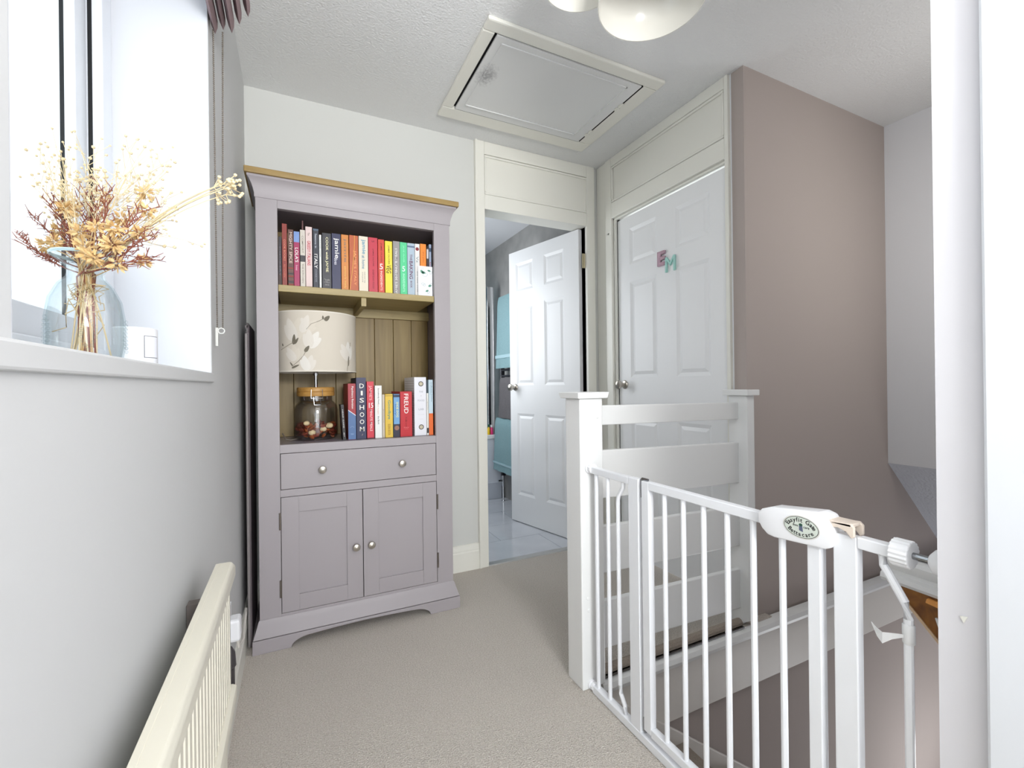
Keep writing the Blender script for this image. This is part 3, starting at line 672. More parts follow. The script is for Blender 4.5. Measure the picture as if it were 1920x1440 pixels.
sh = box('shelf', M_SHELF, (sx0+0.0005, sx1-0.0005, YF+0.004, YB-0.016, 1.387, 1.414), t, 0.002)
box('shelf_batten', M_SHELF, (ix0, ix1, YB-0.034, YB-0.016, 1.345, 1.387), sh)
box('shelf_bearer', M_SHELF, (0.262, 0.282, YF+0.02, YB-0.034, 1.352, 1.387), sh)
sh['label'] = 'pale oak shelf board'
# tongue and groove back
xb = sx0-0.01; edges = [ix0, -0.090, 0.0, 0.0905, 0.1815, 0.272, 0.363, 0.4545, 0.5455, ix1]
for a, c in zip(edges[:-1], edges[1:]):
    for z0, z1 in ((0.785, 1.72),):
        MB().box(a+0.0008, c-0.0008, YB-0.014, YB-0.003, z0, z1).build('back_board', M_BOARD, t, bevel=0.0016)
box('back_backing', M_DARK, (bx0+0.006, bx1-0.006, YB-0.003, YB, 0.06, 1.72), t)
# cornice and oak top
def sweep(name, prof, m, par, x0, x1, yfront, yback):
    """prof: (out, z); mitred around left, front, right"""
    b = MB(); rows = []
    for o, z in prof:
        rows.append([b.bm.verts.new(p) for p in ((x0-o, yback, z), (x0-o, yfront-o, z), (x1+o, yfront-o, z), (x1+o, yback, z))])
    for i in range(len(rows)-1):
        for k in range(3): b.bm.faces.new((rows[i][k], rows[i][k+1], rows[i+1][k+1], rows[i+1][k]))
    b.bm.faces.new(rows[0]); b.bm.faces.new(rows[-1])
    for k in (0, 3):
        b.bm.faces.new([r[k] for r in rows])
    b.bm.faces.new([rows[0][0], rows[0][3], rows[-1][3], rows[-1][0]]) if False else None
    return b.build(name, m, par, smooth=True)
sweep('cornice', [(0.003, 1.742), (0.003, 1.756), (0.006, 1.770), (0.012, 1.790), (0.020, 1.806), (0.026, 1.812), (0.026, 1.820)], M_CAB, t, bx0, bx1, YF, YB)
MB().box(bx0-0.035, bx1+0.036, YF-0.036, YB, 1.8205, 1.844).build('oak_top', M_OAK, t, bevel=0.004)['label'] = 'natural oak top board'
# plinth with shaped feet
sweep('plinth_moulding', [(0.001, 0.118), (0.004, 0.114), (0.008, 0.098), (0.018, 0.066), (0.021, 0.055)], M_CAB, t, bx0, bx1, YF, YB)
pl = [(bx0-0.024, 0.0), (bx0-0.024, 0.052), (bx1+0.024, 0.052), (bx1+0.024, 0.0)]
arch = []
xa0, xa1 = -0.018, 0.535
for k in range(9):
    q = k/8; arch.append((xa1-0.075*(1-math.cos(q*PI/2))*1.0, 0.036*math.sin(q*PI/2)))
for k in range(1, 8):
    arch.append((xa1-0.075-(xa1-xa0-0.15)*k/8, 0.036+0.006*math.sin(PI*k/8)))
for k in range(9):
    q = 1-k/8; arch.append((xa0+0.075*(1-math.cos(q*PI/2)), 0.036*math.sin(q*PI/2)))
MB().prism(pl+arch, 'y', YF-0.024, YF-0.004).build('plinth_front', M_CAB, t, bevel=0.0015)
box('plinth_side', M_CAB, (bx0-0.024, bx0-0.004, YF-0.004, YB, 0.0, 0.052), t)
box('plinth_side', M_CAB, (bx1+0.004, bx1+0.024, YF-0.004, YB, 0.0, 0.052), t)
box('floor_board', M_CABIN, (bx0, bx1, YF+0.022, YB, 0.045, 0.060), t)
# drawer
def cab_knob(par, x, z, y):
    MB().lathe([(0.0, 0.0), (0.009, 0.0), (0.0085, -0.003), (0.006, -0.008), (0.0075, -0.013), (0.0135, -0.017), (0.0155, -0.022), (0.0135, -0.027), (0.007, -0.029), (0.0, -0.0295)], (x, y, z), 20, 'y').build('knob', M_NICKEL, par, smooth=True)
dr = box('drawer', M_CAB, (sx0+0.002, sx1-0.002, YF+0.0004, YF+0.020, 0.611, 0.750), t, 0.0015)
cab_knob(dr, 0.101, 0.679, YF); cab_knob(dr, 0.420, 0.676, YF)
def cab_door(x0, x1, z0, z1, knob_x, hinge_x):
    b = MB(); s = 0.062; y0, y1 = YF, YF+0.020
    b.box(x0, x0+s, y0, y1, z0, z1).box(x1-s, x1, y0, y1, z0, z1).box(x0+s, x1-s, y0+0.0006, y1, z1-s, z1).box(x0+s, x1-s, y0+0.0006, y1, z0, z0+s)
    d = b.build('door', M_CAB, t, bevel=0.0008)
    box('door_panel', M_CAB, (x0+s, x1-s, y0+0.008, y1, z0+s, z1-s), d)
    cab_knob(d, knob_x, 0.346, YF)
    for z in (0.488, 0.225):
        MB().tube([(hinge_x, YF-0.002, z-0.033), (hinge_x, YF-0.002, z+0.033)], 0.0042, 8).box(hinge_x-0.004, hinge_x+0.004, YF-0.001, YF+0.004, z-0.033, z+0.033).build('hinge', mat('antique_hinge', (120, 112, 104), 0.4, 0.8), d)
cab_door(sx0+0.002, 0.2545, 0.129, 0.579, 0.227, sx0-0.002)
cab_door(0.2575, sx1-0.002, 0.129, 0.579, 0.288, sx1+0.002)
box('shadow_gap_back', M_DARK, (sx0, sx1, YF+0.021, YF+0.030, 0.125, 0.76), t)
# board in the gap beside the bookcase
t = thing('folded_board', 'slim dark folded board stored in the gap beside the bookcase and left wall', 'board', (-0.162, 2.1, 0))
pr = [(2.02, 0.004), (2.30, 0.004), (2.30, 1.26), (2.06, 1.26), (2.035, 1.25), (2.022, 1.225)]
MB().prism(pr, 'x', -0.160, -0.154).build('panel', mat('dark_mauve_board', (92, 82, 86), 0.6), t)
MB().tube([(-0.1635, 2.018, 0.01), (-0.1635, 2.018, 1.22), (-0.163, 2.03, 1.25), (-0.162, 2.06, 1.262), (-0.162, 2.28, 1.262)], 0.0055, 8).build('rim_tube', mat('grey_tube', (140, 134, 134), 0.4), t, smooth=True)

# ================================================================== BOOKS
TXT = lambda c: mat('ink_%d_%d_%d' % c, c, 0.6)
M_PAGES = mat('paper_pages', (226, 218, 200), 0.9)
PAPM = {}
def book(label, x0, x1, h, zb, rgb, texts=(), bands=(), yf=2.020, depth=0.20, lean=0.0, group=None, extra=None, pages_front=False):
    x0 += 0.0004; x1 -= 0.0004
    xm = (x0+x1)/2; t = thing('book', label, 'book', (xm, yf, zb), group)
    m = mat('cover_%d_%d_%d' % rgb, rgb, 0.45); ct = min(0.0022, (x1-x0)*0.2)
    b = MB(); b.box(x0, x1, yf, yf+0.003, zb, zb+h).box(x0, x0+ct, yf+0.003, yf+depth, zb, zb+h).box(x1-ct, x1, yf+0.003, yf+depth, zb, zb+h)
    b.build('cover', m, t, bevel=0.0006)
    box('pages', M_PAGES, (x0+ct, x1-ct, yf+0.003, yf+depth-0.004, zb+0.002, zb+h-0.003), t)
    for (f0, f1, c) in bands:        # printed bands across the spine
        box('spine_band', mat('band_%d_%d_%d' % c, c, 0.5), (x0+0.0002, x1-0.0002, yf-0.0003, yf+0.0005, zb+h*f0, zb+h*f1), t)
    wdt = x1-x0
    for tx in texts:                 # (string, centre fraction from top, length fraction, height fraction of spine width, colour, orientation, x shift)
        s, f, ln, hf, c = tx[:5]; ori = tx[5] if len(tx) > 5 else 'down'; sh_ = tx[6] if len(tx) > 6 else 0
        if ori == 'flat': text(s, TXT(c), t, (xm+sh_*wdt, yf-0.0007, zb+h*(1-f)), hf*wdt, ln*h, 'flat')
        else: text(s, TXT(c), t, (xm+sh_*wdt, yf-0.0007, zb+h*(1-f)), ln*h, hf*wdt, ori)
    if extra: extra(t, x0, x1, yf, zb, h)
    if lean:
        t.rotation_euler = (0, lean, 0)
    return t
WH = (240, 238, 235); ZU = 1.4145; ZL = 0.7855
G = 'books on the upper shelf'
book('dark purple book half hidden at the left end of the upper shelf', -0.050, -0.0378, 0.198, ZU, (46, 40, 46), [('COOKERY', .5, .6, .4, (120, 110, 116))], [(0, .25, (70, 50, 44))], group=G)
book('tall brick red book second from the left on the upper shelf', -0.0368, -0.0185, 0.252, ZU, (140, 46, 34), [('COOK BOOKS', .42, .34, .42, (226, 140, 110)), ('KITCHEN', .75, .2, .3, (220, 120, 90))], [], group=G)
def mighty(t, x0, x1, yf, zb, h):
    random.seed(3)
    for k in range(7):
        box('spine_stripe', mat('stripe_%d' % (k % 3), ((150, 60, 48), (60, 58, 66), (120, 90, 80))[k % 3], 0.6), (x0+.0003, x1-.0003, yf-0.0004, yf+0.0004, zb+h*(.03+.048*k), zb+h*(.03+.048*k+.02)), t)
book('patterned dark book titled MIGHTY SPICE on the upper shelf', -0.0158, 0.0050, 0.232, ZU, (92, 54, 44), [('MIGHTY SPICE', .32, .54, .5, (230, 205, 190))], [], extra=mighty, group=G)
book("magenta book titled LOLA'S with a blue top band on the upper shelf", 0.0056, 0.0268, 0.226, ZU, (162, 26, 84), [("LOLA'S", .42, .26, .6, WH), ('forever', .65, .1, .4, (240, 190, 210))], [(.81, 1, (120, 150, 205))], group=G)
book('slim tall mauve folder standing behind the cream book on the upper shelf', 0.0368, 0.0430, 0.292, ZU, (112, 74, 74), [], [], yf=2.075, depth=0.18, group=G)
book('cream book with a small dark picture on its spine, upper shelf', 0.0288, 0.0478, 0.236, ZU, (206, 200, 188), [('COMFORT', .25, .3, .35, (150, 140, 130)), ('THE KITCHEN', .75, .33, .3, (130, 120, 112))], [(.45, .56, (60, 56, 60))], depth=0.054, group=G)
book('pale pink book titled GREEDY ITALIANS in red, upper shelf', 0.0488, 0.0740, 0.252, ZU, (222, 200, 196), [('The', .12, .05, .3, (150, 130, 120)), ('GREEDY ITALIANS', .43, .40, .5, (190, 40, 66))], [(0, .03, (120, 90, 90))], group=G)
book('dark navy book titled ITALY on the upper shelf', 0.0768, 0.0985, 0.247, ZU, (34, 38, 52), [('Seasons in', .2, .24, .35, (190, 195, 205)), ('ITALY', .54, .24, .55, WH), ('COOKBOOK', .78, .22, .3, (150, 155, 165))], [(.97, 1, (70, 90, 110))], group=G)
book('thin white book beside the navy ITALY book, upper shelf', 0.1000, 0.1088, 0.225, ZU, (226, 228, 226), [('kitchen notes', .25, .3, .3, (120, 120, 120))], group=G)
book('charcoal book titled COOK with JAMIE in pale yellow, upper shelf', 0.1112, 0.1466, 0.235, ZU, (46, 46, 54), [('COOK with JAMIE', .38, .62, .36, (246, 240, 196)), ('My guide', .83, .05, .6, (170, 168, 165), 'flat'), ('to making you', .87, .035, .6, (170, 168, 165), 'flat'), ('a better cook', .91, .035, .5, (170, 168, 165), 'flat')], group=G)
book('navy book titled jamie does in white, upper shelf', 0.1482, 0.1842, 0.238, ZU, (36, 38, 76), [('jamie', .26, .36, .62, WH), ('does', .49, .12, .35, (220, 220, 230), 'down', -.05)], group=G)
book('orange book with grey lettering beside the navy jamie book, upper shelf', 0.1858, 0.2150, 0.238, ZU, (206, 128, 48), [('jamie', .28, .42, .4, (140, 120, 104)), ("jamie's italy", .76, .40, .3, (236, 196, 110))], group=G)
def fork(t, x0, x1, yf, zb, h):
    pts = [(x0+(x1-x0)*(-.02+.62*math.sin(k/14*PI/2)), yf-0.0005, zb+h*(k/14)) for k in range(15)]
    MB().tube(pts, 0.0011, 6).build('spine_line', mat('spine_gold', (244, 190, 96), 0.5), t)
book("rust orange book titled JAMIE'S ITALY with a curved gold line, upper shelf", 0.2175, 0.2540, 0.240, ZU, (182, 86, 36), [("JAMIE'S ITALY", .58, .62, .34, (246, 170, 110), 'down', .12)], extra=fork, group=G)
book('cream book titled jamie at home in blue, upper shelf', 0.2559, 0.2945, 0.241, ZU, (226, 216, 196), [('jamie', .19, .26, .5, (70, 150, 180)), ('at home', .46, .24, .36, (90, 140, 165)), ('cook your way', .73, .2, .16, (120, 120, 120), 'down', .12), ('to the good life', .73, .18, .14, (120, 120, 120), 'down', -.12)], group=G)
book('crimson book with faint dark lettering on the upper shelf', 0.2962, 0.3345, 0.241, ZU, (192, 42, 64), [('5', .07, .03, .3, (120, 20, 40)), ('JAMIE OLIVER', .36, .32, .18, (130, 24, 44)), ('EVERYDAY FOOD', .75, .34, .18, (130, 24, 44))], group=G)
book('scarlet book with a large white 5 on the spine, upper shelf', 0.3363, 0.3630, 0.237, ZU, (206, 62, 40), [('JAMIE OLIVER', .24, .36, .3, (120, 34, 24)), ('5', .50, .105, .52, WH, 'flat'), ('INGREDIENTS', .76, .36, .34, (250, 225, 215))], group=G)
book('bright yellow book titled VEG on the upper shelf', 0.3658, 0.3975, 0.234, ZU, (236, 214, 56), [('JAMIE OLIVER', .26, .36, .26, (110, 100, 40)), ('VEG', .53, .15, .66, (40, 40, 30))], group=G)
book("grey book titled JAMIE'S 30-MINUTE MEALS reading upwards, upper shelf", 0.4004, 0.4304, 0.238, ZU, (148, 144, 142), [("JAMIE'S 30-MINUTE MEALS", .56, .86, .44, (226, 224, 222), 'up')], group=G)
book('mint green book with a white 5 on the upper shelf', 0.4312, 0.4625, 0.237, ZU, (82, 204, 142), [('JAMIE OLIVER', .22, .32, .28, (150, 236, 196)), ('5', .5, .10, .42, (225, 250, 238), 'flat'), ('INGREDIENTS', .76, .34, .3, (180, 244, 214))], group=G)
book('pale blue book titled THE BAKING BOOK on the upper shelf', 0.4635, 0.4970, 0.237, ZU, (172, 190, 204), [('THE', .27, .12, .3, (110, 60, 90)), ('BAKING', .51, .34, .48, (104, 44, 78)), ('BOOK', .78, .13, .26, (110, 60, 90))], [(.92, .95, (90, 110, 140))], group=G)
def redspot(t, x0, x1, yf, zb, h):
    MB().lathe([(0, -0.0006), (0.0078, -0.0006), (0.0078, 0.0003), (0, 0.0003)], ((x0+x1)/2, yf, zb+h*.9), 18, 'y').build('spine_badge', mat('badge_red', (134, 36, 44), 0.5), t)
book('white book with a round red badge on its spine, upper shelf', 0.4979, 0.5200, 0.238, ZU, (226, 224, 222), [('7', .9, .035, .25, (230, 200, 200), 'flat'), ('Vz', .3, .12, .5, (130, 150, 150)), ('the new cook', .72, .4, .3, (150, 150, 152))], extra=redspot, group=G)
book('orange book behind the white leaf card, upper shelf', 0.5221, 0.5500, 0.241, ZU, (236, 138, 44), [('the plan', .25, .2, .3, (196, 96, 24))], group=G)
book('dark slim book squeezed between the orange and blue grey books, upper shelf', 0.5517, 0.5610, 0.226, ZU, (58, 40, 44), [], [(.78, .97, (214, 208, 210)), (0, .4, (220, 216, 214))], group=G)
book('blue grey book at the right end of the upper shelf', 0.5630, 0.5745, 0.243, ZU, (150, 164, 188), [('kids', .4, .12, .5, (180, 60, 50))], [(.86, .93, (50, 70, 96))], group=G)
# white leaf card
t = thing('greeting_card', 'white card printed with green leaves propped in front of the upper shelf books', 'card', (0.5425, 2.005, ZU))
MB().box(0.5085, 0.5745, 2.0085, 2.0100, ZU, ZU+0.137).build('card_sheet', mat('card_white', (236, 238, 242), 0.6), t)
M_LEAF = mat('printed_leaf_green', (86, 146, 122), 0.6); M_LEAF2 = mat('printed_leaf_outline', (128, 158, 156), 0.6)
def leaf2d(cx, cz, ln, wd, ang, m, hollow=False):
    pts = []
    for k in range(17):
        q = k/16; pts.append((ln*(q-.5), wd*math.sin(PI*q)**0.8))
    for k in range(15, 0, -1):
        q = k/16; pts.append((ln*(q-.5), -wd*math.sin(PI*q)**0.8))
    ca, sa = math.cos(ang), math.sin(ang)
    pp = [(cx+p[0]*ca-p[1]*sa, cz+p[0]*sa+p[1]*ca) for p in pts]
    if hollow:
        MB().tube([(p[0], 2.0082, p[1]) for p in pp]+[(pp[0][0], 2.0082, pp[0][1])], 0.0004, 4).build('printed_leaf', m, t)
    else: MB().prism(pp, 'y', 2.0081, 2.0085).build('printed_leaf', m, t)
for a in ((0.5270, ZU+.110, .022, .006, -.9, M_LEAF, False), (0.5345, ZU+.108, .018, .005, -.3, M_LEAF, False), (0.5410, ZU+.098, .024, .008, .3, M_LEAF2, True), (0.5290, ZU+.124, .012, .004, .6, M_LEAF2, True),
          (0.5590, ZU+.118, .016, .004, -.2, M_LEAF, False), (0.5680, ZU+.110, .016, .005, .8, M_LEAF2, True), (0.5310, ZU+.056, .015, .005, -.2, M_LEAF2, True), (0.5370, ZU+.052, .014, .005, 1.0, M_LEAF2, True),
          (0.5620, ZU+.050, .016, .005, .4, M_LEAF, False), (0.5690, ZU+.056, .014, .005, 1.2, M_LEAF2, True), (0.5490, ZU+.026, .016, .004, .5, M_LEAF, False), (0.5555, ZU+.020, .013, .004, 1.1, M_LEAF2, True)):
    leaf2d(*a)
# lower shelf
G = 'books on the lower shelf'
book('small black book leaning beside the glass jar lamp, lower shelf', 0.1845, 0.1970, 0.150, ZL, (24, 20, 24), [('HEAD GAME', .40, .52, .34, (226, 222, 220)), ('BEST', .85, .12, .3, (226, 222, 220))], lean=-0.055, depth=0.085, group=G)
def psy(t, x0, x1, yf, zb, h):
    m = mat('cover_steel_blue', (74, 108, 156), 0.45)
    MB().prism([(x0+.0002, zb+.001), (x1-.0002, zb+.001), (x1-.0002, zb+h*.42), (x0+.0002, zb+h*.52)], 'y', yf-0.0004, yf+.0004).build('spine_band', m, t)
    MB().prism([(x0+.0002, zb+h*.52), (x1-.0002, zb+h*.42), (x1-.0002, zb+h*.435), (x0+.0002, zb+h*.535)], 'y', yf-0.0005, yf+.0004).build('spine_band', mat('band_white', (226, 226, 232), 0.5), t)
    text('Oxford', TXT((150, 176, 210)), t, ((x0+x1)/2, yf-.0008, zb+h*.10), .012, .007, 'flat')
    MB().tube([((x0+x1)/2+.008*math.cos(q), yf-.0005, zb+h*.2+.008*math.sin(q)) for q in [PI*.1+PI*.8*k/8 for k in range(9)]], .0007, 5).build('spine_mark', TXT((150, 176, 210)), t)
book('red and blue textbook beside the DISHOOM book, lower shelf', 0.2055, 0.2375, 0.238, ZL, (158, 30, 42), [('Psychiatry Revision', .25, .40, .32, WH, 'down', .05)], extra=psy, group=G)
t = book('thick navy book titled DISHOOM, lower shelf', 0.2390, 0.2798, 0.263, ZL, (32, 34, 72), [(c, .135+.117*i, .075, .46 if c != 'I' else .2, (236, 232, 224), 'flat', .06) for i, c in enumerate('DISHOOM')]+[('/', .93, .03, .12, (190, 170, 160), 'flat', .08)], group=G)
book("red book titled JAMIE'S 15 MINUTE MEALS, lower shelf", 0.2822, 0.3118, 0.246, ZL, (204, 44, 62), [("JAMIE'S", .20, .26, .5, (250, 190, 190)), ('15', .42, .09, .62, WH, 'flat', .1), ('MINUTE MEALS', .68, .38, .34, (250, 215, 215), 'down', .1)], [(0.0, .015, (90, 20, 34))], group=G)
book('white book with small black title in the middle of the lower shelf', 0.3158, 0.3455, 0.228, ZL, (232, 232, 228), [('Somebody Feed', .20, .30, .22, (40, 40, 44)), ('the hungry', .45, .2, .18, (216, 150, 120), 'down', -.05), ('the Book', .66, .16, .22, (60, 60, 64))], group=G)
book('slim beige book beside the yellow book, lower shelf', 0.3465, 0.3575, 0.189, ZL, (196, 184, 164), [('poems', .5, .3, .3, (150, 138, 120))], group=G)
book('yellow book with teal script title on the lower shelf', 0.3588, 0.3925, 0.190, ZL, (222, 186, 60), [('Goodbye', .36, .44, .46, (40, 140, 130)), ('SUSAN BOOK', .82, .26, .34, (150, 110, 30))], [(.955, .97, (160, 130, 40))], group=G)
def sik(t, x0, x1, yf, zb, h):
    MB().lathe([(0, -0.0006), (0.0105, -0.0006), (0.0105, 0.0003), (0, 0.0003)], ((x0+x1)/2, yf, zb+h*.21), 20, 'y').build('spine_badge', mat('badge_tan', (150, 104, 84), 0.5), t)
book('blue paperback with a round tan picture on its spine, lower shelf', 0.3953, 0.4225, 0.189, ZL, (110, 160, 206), [('SHOE DOG', .36, .36, .36, (240, 236, 150), 'down', .12), ('story', .36, .26, .28, (50, 100, 170), 'down', -.22)], [(0, .30, (44, 42, 60)), (.93, .985, (36, 44, 70))], extra=sik, group=G)
book('thick red book titled FREUD on the lower shelf', 0.4244, 0.4775, 0.200, ZL, (190, 26, 38), [('FREUD', .27, .44, .36, (248, 240, 236)), ('A Life', .62, .1, .16, (140, 16, 26)), ('for our time', .72, .14, .12, (140, 16, 26)), ('PAN', .80, .02, .4, (220, 120, 120), 'flat'), ('books', .83, .015, .3, (220, 120, 120), 'flat')], group=G)
def lab(t, x0, x1, yf, zb, h):
    for f, r in ((.885, .0115), (.145, .0115)):
        MB().lathe([(0, -0.0006), (r, -0.0006), (r, 0.0003), (0, 0.0003)], ((x0+x1)/2+.003, yf, zb+h*f), 22, 'y').build('spine_badge', mat('badge_dark', (60, 56, 54), 0.5), t)
        MB().lathe([(0, -0.0009), (r*.72, -0.0009), (r*.72, 0.0), (0, 0.0)], ((x0+x1)/2+.003, yf, zb+h*f), 20, 'y').build('spine_badge', mat('badge_cream', (196, 186, 160) if f > .5 else (226, 226, 226), 0.5), t)
    for k in range(22):
        box('cover_line', mat('cover_grey_line', (178, 174, 178), 0.6), (x0-0.0004, x0+0.0003, yf+0.004, yf+0.19, zb+h*(.05+.042*k), zb+h*(.05+.042*k)+.0016), t)
book('very thick white book titled THE FOOD LAB, lower shelf', 0.4880, 0.5430, 0.264, ZL, (228, 228, 234), [('THE', .25, .03, .34, (176, 178, 186), 'flat', .06), ('*', .32, .02, .1, (190, 190, 196), 'flat', .06), ('FOOD', .40, .032, .56, (176, 178, 186), 'flat', .06), ('LAB', .55, .035, .42, (176, 178, 186), 'flat', .06), ('Better Home Cooking', .64, .018, .5, (206, 206, 212), 'flat', .05), ('Through Science', .72, .016, .4, (206, 206, 212), 'flat', .05)], extra=lab, group=G)
book('very slim white booklet between the thick white book and the orange one, lower shelf', 0.5440, 0.5530, 0.191, ZL, (232, 230, 222), [('guide', .3, .2, .3, (160, 150, 130))], [(.05, .17, (50, 46, 48))], group=G)
book('white and orange textbook at the right end of the lower shelf', 0.5538, 0.5743, 0.252, ZL, (198, 218, 228), [('The Maudsley Guidelines', .22, .36, .24, (50, 90, 110), 'down', .18), ('in Psychiatry', .16, .22, .2, (90, 130, 150), 'down', -.15)], [(0, .39, (232, 108, 40))], group=G)
# ================================================================== TABLE LAMP
lx, ly = 0.087, 2.140
t = thing('table_lamp', 'glass jar table lamp with floral drum shade standing on the lower shelf', 'lamp', (lx, ly, ZL))
prof_o = [(r_*0.95, z_) for r_, z_ in [(0.070, 0.001), (0.082, 0.004), (0.092, 0.016), (0.094, 0.03), (0.094, 0.125), (0.089, 0.145), (0.076, 0.160), (0.070, 0.165), (0.070, 0.190)]]
prof = prof_o+[(r-0.003, z) for r, z in prof_o[::-1]]
prof[9+8] = (0.067, 0.005)
MB().lathe(prof, (lx, ly, ZL), 40, closed=True).build('glass_jar', M_JAR, t, smooth=True)
ld = MB().lathe([(0.0, 0.186), (0.074, 0.186), (0.076, 0.190), (0.076, 0.203), (0.0735, 0.205), (0.076, 0.207), (0.076, 0.220), (0.073, 0.224), (0.0, 0.224)], (lx, ly, ZL), 36).build('jar_lid', wood('bamboo_lid', (176, 128, 62), (204, 158, 88), (6, 40, 40)), t, smooth=True)
cy = ly-0.078
MB().tube([(lx-.022, cy, ZL+.214), (lx-.022, cy-.004, ZL+.178), (lx+.022, cy-.004, ZL+.178), (lx+.022, cy, ZL+.214)], 0.0016, 6).tube([(lx-.014, cy-.004, ZL+.182), (lx-.010, cy-.006, ZL+.150), (lx+.014, cy-.006, ZL+.150), (lx+.014, cy-.004, ZL+.182)], 0.0015, 6).build('wire_clasp', M_CHROME, t, smooth=True)
MB().tube([(lx, ly, ZL+.224), (lx, ly, ZL+.285)], 0.007, 12).lathe([(0.012, .276), (0.012, .286)], (lx, ly, ZL), 14).build('stem', M_CHROME, t, smooth=True)
SR = 0.166; sz0, sz1 = ZL+0.288, ZL+0.532
# printed magnolia fabric on the shade (procedural base, printed pieces as thin fabric print)
M_SHADE = mat('shade_fabric', (212, 204, 190), 0.85, bump=(500, 0.1, 0.0006))
shd = MB().lathe([(SR, sz0), (SR, sz1), (SR-0.002, sz1), (SR-0.002, sz0)], (lx, ly, 0), 64, closed=True).build('lamp_shade', M_SHADE, t, smooth=True)
MB().lathe([(SR+.001, sz0-.001), (SR+.001, sz0+.004), (SR-.003, sz0+.004), (SR-.003, sz0-.001)], (lx, ly, 0), 64, closed=True).build('shade_trim', mat('shade_trim', (226, 220, 208), 0.8), shd, smooth=True)
MB().lathe([(SR+.001, sz1-.004), (SR+.001, sz1+.001), (SR-.003, sz1+.001), (SR-.003, sz1-.004)], (lx, ly, 0), 64, closed=True).build('shade_trim', mat('shade_trim', (226, 220, 208), 0.8), shd, smooth=True)
MB().tube([(lx-SR+.002, ly, sz0+.02), (lx+SR-.002, ly, sz0+.02)], 0.002, 6).tube([(lx, ly, sz0+.0), (lx, ly, sz0+.05)], .010, 10).build('shade_carrier', M_CHROME, t)
def shade_pt(u, v, o): a = u/SR; return (lx+(SR+o)*math.sin(a), ly-(SR+o)*math.cos(a), sz0+v)
def shade_shape(pts, m, o, name='printed_petal'):
    # triangulated fan following the drum
    cu_, cv_ = sum(p[0] for p in pts)/len(pts), sum(p[1] for p in pts)/len(pts)
    b = MB(); vs = [shade_pt(cu_, cv_, o)]+[shade_pt(cu_+(p[0]-cu_)*.5, cv_+(p[1]-cv_)*.5, o) for p in pts]+[shade_pt(*p, o) for p in pts]
    n = len(pts); fs = []
    for i in range(n):
        j = (i+1) % n; fs += [(0, 1+i, 1+j), (1+i, 1+n+i, 1+n+j, 1+j)]
    b.poly(vs, fs); return b.build(name, m, shd)
def petal(u, v, ln, wd, ang, m, o):
    pts = []
    for k in range(12):
        q = k/12*2*PI; x = ln*.5*math.cos(q); y = wd*.5*math.sin(q)*(1-.35*math.cos(q)); pts.append((u+x*math.cos(ang)-y*math.sin(ang), min(max(v+x*math.sin(ang)+y*math.cos(ang), .004), .240)))
    shade_shape(pts, m, o)
MP1 = mat('print_petal_pale', (222, 216, 206), 0.85); MP2 = mat('print_petal_beige', (217, 209, 195), 0.85); MP3 = mat('print_petal_white', (228, 224, 216), 0.85); MPB = mat('print_bud_olive', (112, 106, 92), 0.85); MPT = mat('print_twig', (150, 142, 126), 0.85)
def flower(u, v, s, ang, ms):
    for k, (da, l) in enumerate(((-.65, .8), (.65, .8), (-.25, 1.0), (.3, 1.0))):
        a = ang+da; petal(u+math.cos(a)*s*.42*l, v+math.sin(a)*s*.42*l, s*l, s*.42, a, ms[k % 2], .0004+.0002*k)
flower(-.088, .130, .095, PI*.5, (MP2, MP1)); flower(-.028, .100, .075, PI*.42, (MP3, MP1)); flower(-.085, .048, .065, PI*.6, (MP2, MP1)); flower(-.035, .008, .065, PI*.5, (MP1, MP3)); flower(.140, .055, .080, PI*.6, (MP3, MP1)); flower(-.055, .160, .075, PI*.3, (MP2, MP1)); flower(.07, .15, .0, 0, (MP1, MP1)) if False else None
def twig(pts, r=.0011):
    MB().tube([shade_pt(u, v, .0009) for u, v in pts], r, 5).build('printed_twig', MPT, shd)
twig([(-.150, .088), (-.128, .098), (-.108, .108), (-.088, .118)]); twig([(-.040, .168), (-.022, .190), (.006, .202), (.022, .212)]); twig([(-.098, .020), (-.070, .042), (-.052, .062), (-.042, .082)]); twig([(.128, .002), (.135, .030), (.142, .062)]); twig([(.148, .10), (.152, .125)])
for (u, v, l, wd, a) in ((-.088, .128, .042, .014, 1.5), (-.078, .122, .03, .010, 1.0), (.022, .218, .016, .007, 1.6), (.038, .216, .028, .016, .8), (-.038, .090, .030, .014, 1.0), (-.100, .030, .020, .006, 2.2), (-.083, .020, .034, .008, .4), (.138, .046, .044, .009, 1.5), (-.140, .108, .012, .006, 1.8)):
    petal(u, v, l, wd, a, MPB, .0014)
